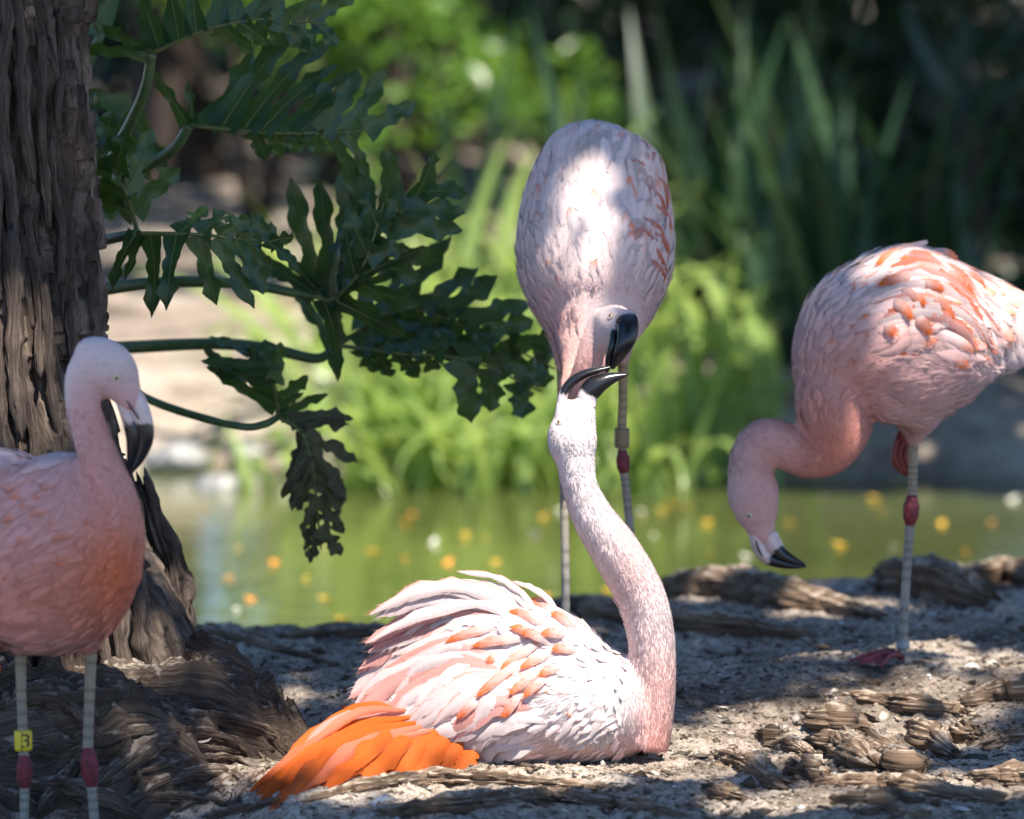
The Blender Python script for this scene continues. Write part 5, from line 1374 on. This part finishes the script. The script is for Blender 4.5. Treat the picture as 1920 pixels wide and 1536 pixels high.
# the raised, folded leg: shank and closed foot under the belly
c, rr, q = px_line([(1700, 800, .06, 12), (1690, 835, .06, 17), (1688, 862, .06, 18), (1698, 882, .06, 11), (1708, 890, .06, 4)], D.d, 8)
v, f = tube(c, rr[0], rr[0] * 0.8, 16); lf = part('folded_leg', v, f, M['leg'], D.root, D.base, np.broadcast_to(np.array((0.24, 0.04, 0.035)), (len(v), 3)))
for k in range(3):
    c, rr, q = px_line([(1684 + 9 * k, 822, .045 + .008 * k, 4), (1678 + 10 * k, 856, .04, 5), (1692 + 7 * k, 886, .045, 3.5)], D.d, 8)
    v, f = tube(c, rr[0], nseg=10); part('toe', v, f, M['leg'], lf, D.base, np.broadcast_to(np.array((0.27, 0.06, 0.05)), (len(v), 3)))
def flowD(px, py):
    nk = sstep(1520, 1480, px)
    ccx, ccy = 1705.0, 790.0
    dx, dy = px - ccx, py - ccy
    l = np.sqrt(dx * dx + dy * dy) + 1
    fx, fy = -dy / l, dx / l
    bl = sstep(640, 740, py) * sstep(1560, 1640, px)
    fx = fx * (1 - bl) + 0.95 * bl; fy = fy * (1 - bl) - 0.35 * bl
    hd = sstep(880, 920, py)
    nx = 0.9 * (1 - hd); ny = 0.1 * (1 - hd) - 1.0 * hd
    return fx * (1 - nk) + nk * nx, fy * (1 - nk) + nk * ny
def sizeD(px, py):
    return np.where((px < 1500) | (py > 800), 0, np.where(py > 670, 0.026, 0.040 + 0.055 * sstep(1580, 1760, px)))
def cfD(px, py, r):
    c = colD(np.array([px]), np.array([py]))[0] * r.uniform(0.93, 1.06)
    pr = 0.30 * float(sstep(690, 620, py)) * float(sstep(1560, 1640, px)) + 0.10
    if py < 700 and r.random() < pr: return c, mixc(c, CO, np.array(r.uniform(.4, .9))), (1, CO)
    return c, mixc(c, CP, np.array(r.uniform(0, .3))), None
coat(D, 1300, sizeD, flowD, cfD, 111, 130, 0.006)
def lenD(px, py):
    L = np.where((px < 1470) & (py > 890), 0.006, np.where(px < 1500, 0.014, 0.015))
    L = np.where((px > 1800) & (py > 570), 0.026, L)
    return np.where((px < 1470) & (py > 990), 0.0, L)
fuzz(D, 50000, lenD, flowD, 112, 0.0009, 0.2)
for k in range(15):
    a = k / 14
    j = rc_.normal(0, 7, 6)
    pts = [(1640 - 40 * a + 3 * j[0], 498 + 125 * a), (1725 + 5 * a + j[1], 475 + 125 * a + j[2]), (1800 + 8 * a + j[3], 515 + 105 * a + j[4]), (1868 - 20 * a + 2 * j[5], 600 + 60 * a)]
    c0 = (PWc, PPc, PWc, mixc(CP, CO, np.array(.5)))[k % 4]
    px_feather(D, pts, rc_.uniform(12, 20), 2 + 0.5 * k, c0, mixc(c0, CP, np.array(.4)), 1100 + k, 0.5, 0.3, edge=((-1, CO) if k % 3 == 1 else None))
dcs = [((690, 150), (840, 85)), ((700, 240), (850, 205)), ((850, 180), (980, 180)), ((800, 130), (960, 122)), ((905, 330), (820, 275)), ((1110, 275), (990, 190)), ((1030, 385), (930, 290)), ((850, 385), (780, 320)), ((925, 455), (880, 390)), ((770, 455), (740, 425)), ((985, 265), (900, 240)), ((1165, 250), (1060, 190)), ((1040, 140), (975, 105))]
for k, (tip, rt_) in enumerate(dcs):
    t0 = (1340 + tip[0] / 2.293, 430 + tip[1] / 2.293); r0 = (1340 + rt_[0] / 2.293, 430 + rt_[1] / 2.293)
    px_feather(D, [(r0[0] * 1.5 - t0[0] * .5, r0[1] * 1.5 - t0[1] * .5), ((t0[0] + r0[0]) / 2, (t0[1] + r0[1]) / 2 - 4), t0], 11, 13 + 0.2 * k, CW, CO, 1130 + k, -0.15, pointed=True)
for k in range(4):        # dark orange under the folded wing
    px_feather(D, [(1625 + 8 * k, 640 + 3 * k), (1660 + 8 * k, 656 + 3 * k), (1700 + 9 * k, 662 + k)], 5.5, 1, CP, CO, 1150 + k, 0.1, pointed=True)
for k in range(10):       # wing tips and tail
    px_feather(D, [(1830 + 6 * k, 560 + 4 * k), (1880 + 5 * k, 572 + 4 * k), (1950 + 9 * k, 590 + 6 * k)], 11, 4 - 0.3 * k, CR if k < 6 else CW, CR if k < 4 else CW, 1160 + k, off=(-.05, .0))

# a few moulted down feathers on the ground
r = np.random.default_rng(9)
for k, (px, py, L) in enumerate([(486, 1320, .05), (470, 1334, .035), (505, 1328, .035), (1330, 1325, .02), (1548, 1312, .022), (1312, 1262, .02), (372, 1402, .025), (330, 1440, .018), (1770, 1330, .02), (1300, 1160, .022)]):
    g = np.array(RG(px, py) if px < 420 else G(px, py)); h = r.uniform(0, 6.28); n = 8
    t = np.linspace(0, 1, n)
    c = np.stack([L * t * math.cos(h), L * t * math.sin(h), 0.012 + 0.25 * L * t ** 2], 1)
    side = np.broadcast_to(np.array((-math.sin(h), math.cos(h), 0.3)), (n, 3)); nr = np.broadcast_to(np.array((0, 0, 1.0)), (n, 3))
    v, f, cc, _ = vane(c, side, nr, L * 0.24, CW, CW, r)
    o = link('moulted_feather', mesh_data('moulted_feather', v, f, cc, mat=M['feather'])); o.location = g
    tag(o, 'tiny white moulted feather lying on the ground', 'feather', 'moulted feathers on the ground')

# ------------------------------------------------------------------ unseen tree crowns
SX, SY = SUN.x / SUN.z, SUN.y / SUN.z
def shade_uv(p):
    p = np.asarray(p, float).reshape(-1, 3)
    return np.stack([p[:, 0] - SX * p[:, 2], p[:, 1] - SY * p[:, 2]], 1)
gaps = []
def gap(px, py, d, r, grow=0.07): gaps.append((*shade_uv(P(px, py, d))[0], r + grow))
for px, py, d, r_ in [(1073, 800, 10.6, .10), (1100, 920, 10.6, .10), (1160, 1040, 10.6, .12), (1215, 1150, 10.6, .13), (1225, 1300, 10.6, .14), (1150, 1300, 10.6, .17), (1050, 1250, 10.6, .20), (930, 1250, 10.6, .20),
                      (820, 1300, 10.6, .17), (730, 1350, 10.6, .13), (640, 1420, 10.55, .12), (540, 1460, 10.55, .10), (1000, 1400, 10.5, .14),
                      (1130, 600, 11.05, -.02), (1090, 690, 11.15, -.02)]:
    gap(px, py, d, r_, 0.15)
for px, py, r_ in [(1350, 1400, .13), (1480, 1370, .13), (1620, 1330, .14), (1560, 1430, .12), (1700, 1400, .12), (1780, 1330, .10), (1850, 1250, .10), (1300, 1450, .08), (700, 1490, .10), (860, 1500, .10), (1000, 1500, .07), (1650, 1480, .10), (1850, 1480, .10),
                   (1510, 1212, .12), (1400, 1110, .12), (1560, 1150, .10), (1850, 1075, .14), (1700, 1285, .10), (1480, 1520, .10), (270, 1330, .07), (500, 1320, .05)]:
    g = G(px, py); gap(px, py, g.y, r_)
gap(1095, 410, 11.2, .10, 0.0); gap(1085, 500, 11.15, .07, 0.0)
for px, py, r_ in [(25, 720, .06), (30, 640, .05), (240, 1230, .07), (285, 1180, .06), (30, 780, .05)]:
    gap(px, py, 10.75, r_)
gaps = np.array(gaps)
keep = np.array([(*shade_uv(P(px, py, d))[0], r_) for px, py, d, r_ in [(60, 950, 10.0, .17), (150, 1050, 10.0, .17), (215, 1080, 10.0, .13), (190, 700, 10.05, .13), (175, 830, 10.05, .12), (30, 1100, 10.0, .15), (120, 950, 9.98, .15), (200, 980, 9.98, .14), (130, 1150, 9.98, .14),
                 (1560, 720, 11.3, .09), (1500, 850, 11.35, .09), (1420, 960, 11.35, .09)]])  # leaves always stay here, to hold two flamingos in shade
def open_sky(uv, r):
    d = np.sqrt(((uv[:, None] - gaps[None, :, :2]) ** 2).sum(2)) / gaps[None, :, 2]
    k = d.min(1) < 1.0 + 0.25 * r.normal(0, 1, len(uv))
    x, y = uv[:, 0], uv[:, 1]
    water = (y > 13.5) & (y < 17.0) & (x < 3)
    lit = (y > 13.2) & (y < 20.8) & (x < 0.62 + 0.25 * vnoise(np.stack([y * 1.2, 0 * y, 0 * y], 1), 77)) & (x > -4)
    bush = (((x + 0.70) / 0.8) ** 2 + ((y - 23.1) / 0.75) ** 2 < 1) | (((x + 1.3) / 0.5) ** 2 + ((y - 22.7) / 0.6) ** 2 < 1) | (((x + 0.02) / 0.35) ** 2 + ((y - 23.5) / 0.5) ** 2 < 1)
    g = (np.sqrt(((uv[:, None] - keep[None, :, :2]) ** 2).sum(2)) / keep[None, :, 2]).min(1) < 1
    return (k & ~g) | lit | bush | water
def crown(root, base, n, ux, uy, zr, size, seed, hole=0.30, hscale=2.4, m='canopy'):
    r = np.random.default_rng(seed)
    z = r.uniform(*zr, n)
    uv = np.stack([r.uniform(*ux, n), r.uniform(*uy, n)], 1)
    nz = fbm(np.stack([uv[:, 0] * hscale, uv[:, 1] * hscale, 0 * z], 1), 2, seed)
    kp = (np.sqrt(((uv[:, None] - keep[None, :, :2]) ** 2).sum(2)) / keep[None, :, 2]).min(1) < 1.15
    ok = ~open_sky(uv, r) & ((nz < hole) | kp)
    pts = np.stack([uv[:, 0] + SX * z, uv[:, 1] + SY * z, z], 1)[ok]
    v, f = leaf_cloud(pts, size * r.uniform(0.7, 1.3, len(pts)), seed + 1)
    link('crown', mesh_data('crown', v - np.asarray(base), f, smooth=False, mat=M[m]), root)
    return pts
def limbs(root, base, top, pts, n, seed, m, r0=0.09):
    r = np.random.default_rng(seed)
    ps = []
    tries = 0
    while len(ps) < n and tries < 400:
        tries += 1
        e = pts[int(r.integers(len(pts)))]
        mid = (np.asarray(top) * 0.5 + e * 0.5) + np.array((0, 0, 0.35))
        path = catmull([np.asarray(top) - (0, 0, 0.1), mid, e], 12)
        if open_sky(shade_uv(path), r)[6:].mean() > 0.04: continue      # limbs leave the gaps free too
        ps.append(tube(catmull([np.asarray(top) - (0, 0, 0.1), mid, e], 5), np.linspace(r0, 0.012, 11), nseg=7))
    v, f = join(ps)
    link('limb', mesh_data('limb', v - np.asarray(base), f, mat=M[m]), root)
pts = crown(tree, trunk_base, 80000, (-2.6, 2.9), (7.0, 13.6), (4.6, 7.4), 0.125, 900, 0.9)
limbs(tree, trunk_base, (re[-1] - rt[-1], 11.0, 5.6), pts, 14, 901, 'bark')
def far_tree(px, d, rpx, label, seed, ux, uy, n, size=0.36, zr=(4.4, 7.0)):
    x = (px - 960) / FPX * d; z = ground_at(x, d)
    b = (x, d, z)
    t = thing('shade_tree', label, 'tree', b)
    hh = np.linspace(-0.1, 5.2, 40); rr_ = rpx * d / FPX
    c = np.stack([0.05 * np.sin(hh * 1.3 + seed), 0.05 * np.cos(hh * 1.1 + seed), hh], 1)
    v, f, uv = wood_tube(c, rr_ * np.interp(hh, [-0.1, 0.15, 0.5, 5.2], [1.5, 1.2, 1.0, 0.7]), seed, 30, 1.0, 0.18, False, 0.08, ref=(0, 1, 0))
    me = mesh_data('trunk', v, f, mat=M['darkbark']); set_uv(me, uv); link('trunk', me, t)
    p = crown(t, b, n, ux, uy, zr, size, seed + 1, 0.75, 1.2)  # crown added out of view to darken the background
    limbs(t, b, (x, d, z + 4.8), p, 9, seed + 2, 'darkbark')
far_tree(640, 24.5, 26, 'slim grey-brown trunk behind the bright shrub', 910, (-5, -0.4), (21.0, 33), 6000, 0.36, (2.6, 5))
far_tree(735, 26.5, 34, 'thick shaded trunk beside the slim grey-brown trunk', 915, (-0.6, 1.6), (21, 33), 4000, 0.36, (2.6, 5))
far_tree(330, 25.0, 60, 'broad dark trunk behind the hanging philodendron leaves', 920, (-7, -3), (13, 24), 2400)
far_tree(2150, 22.0, 60, 'unseen tree added to shade the far bank beside the sword-leaved plant', 925, (0.2, 6.5), (13.2, 32), 17000, 0.42, (2.4, 5))  # stands out of view, added for the shade of its crown
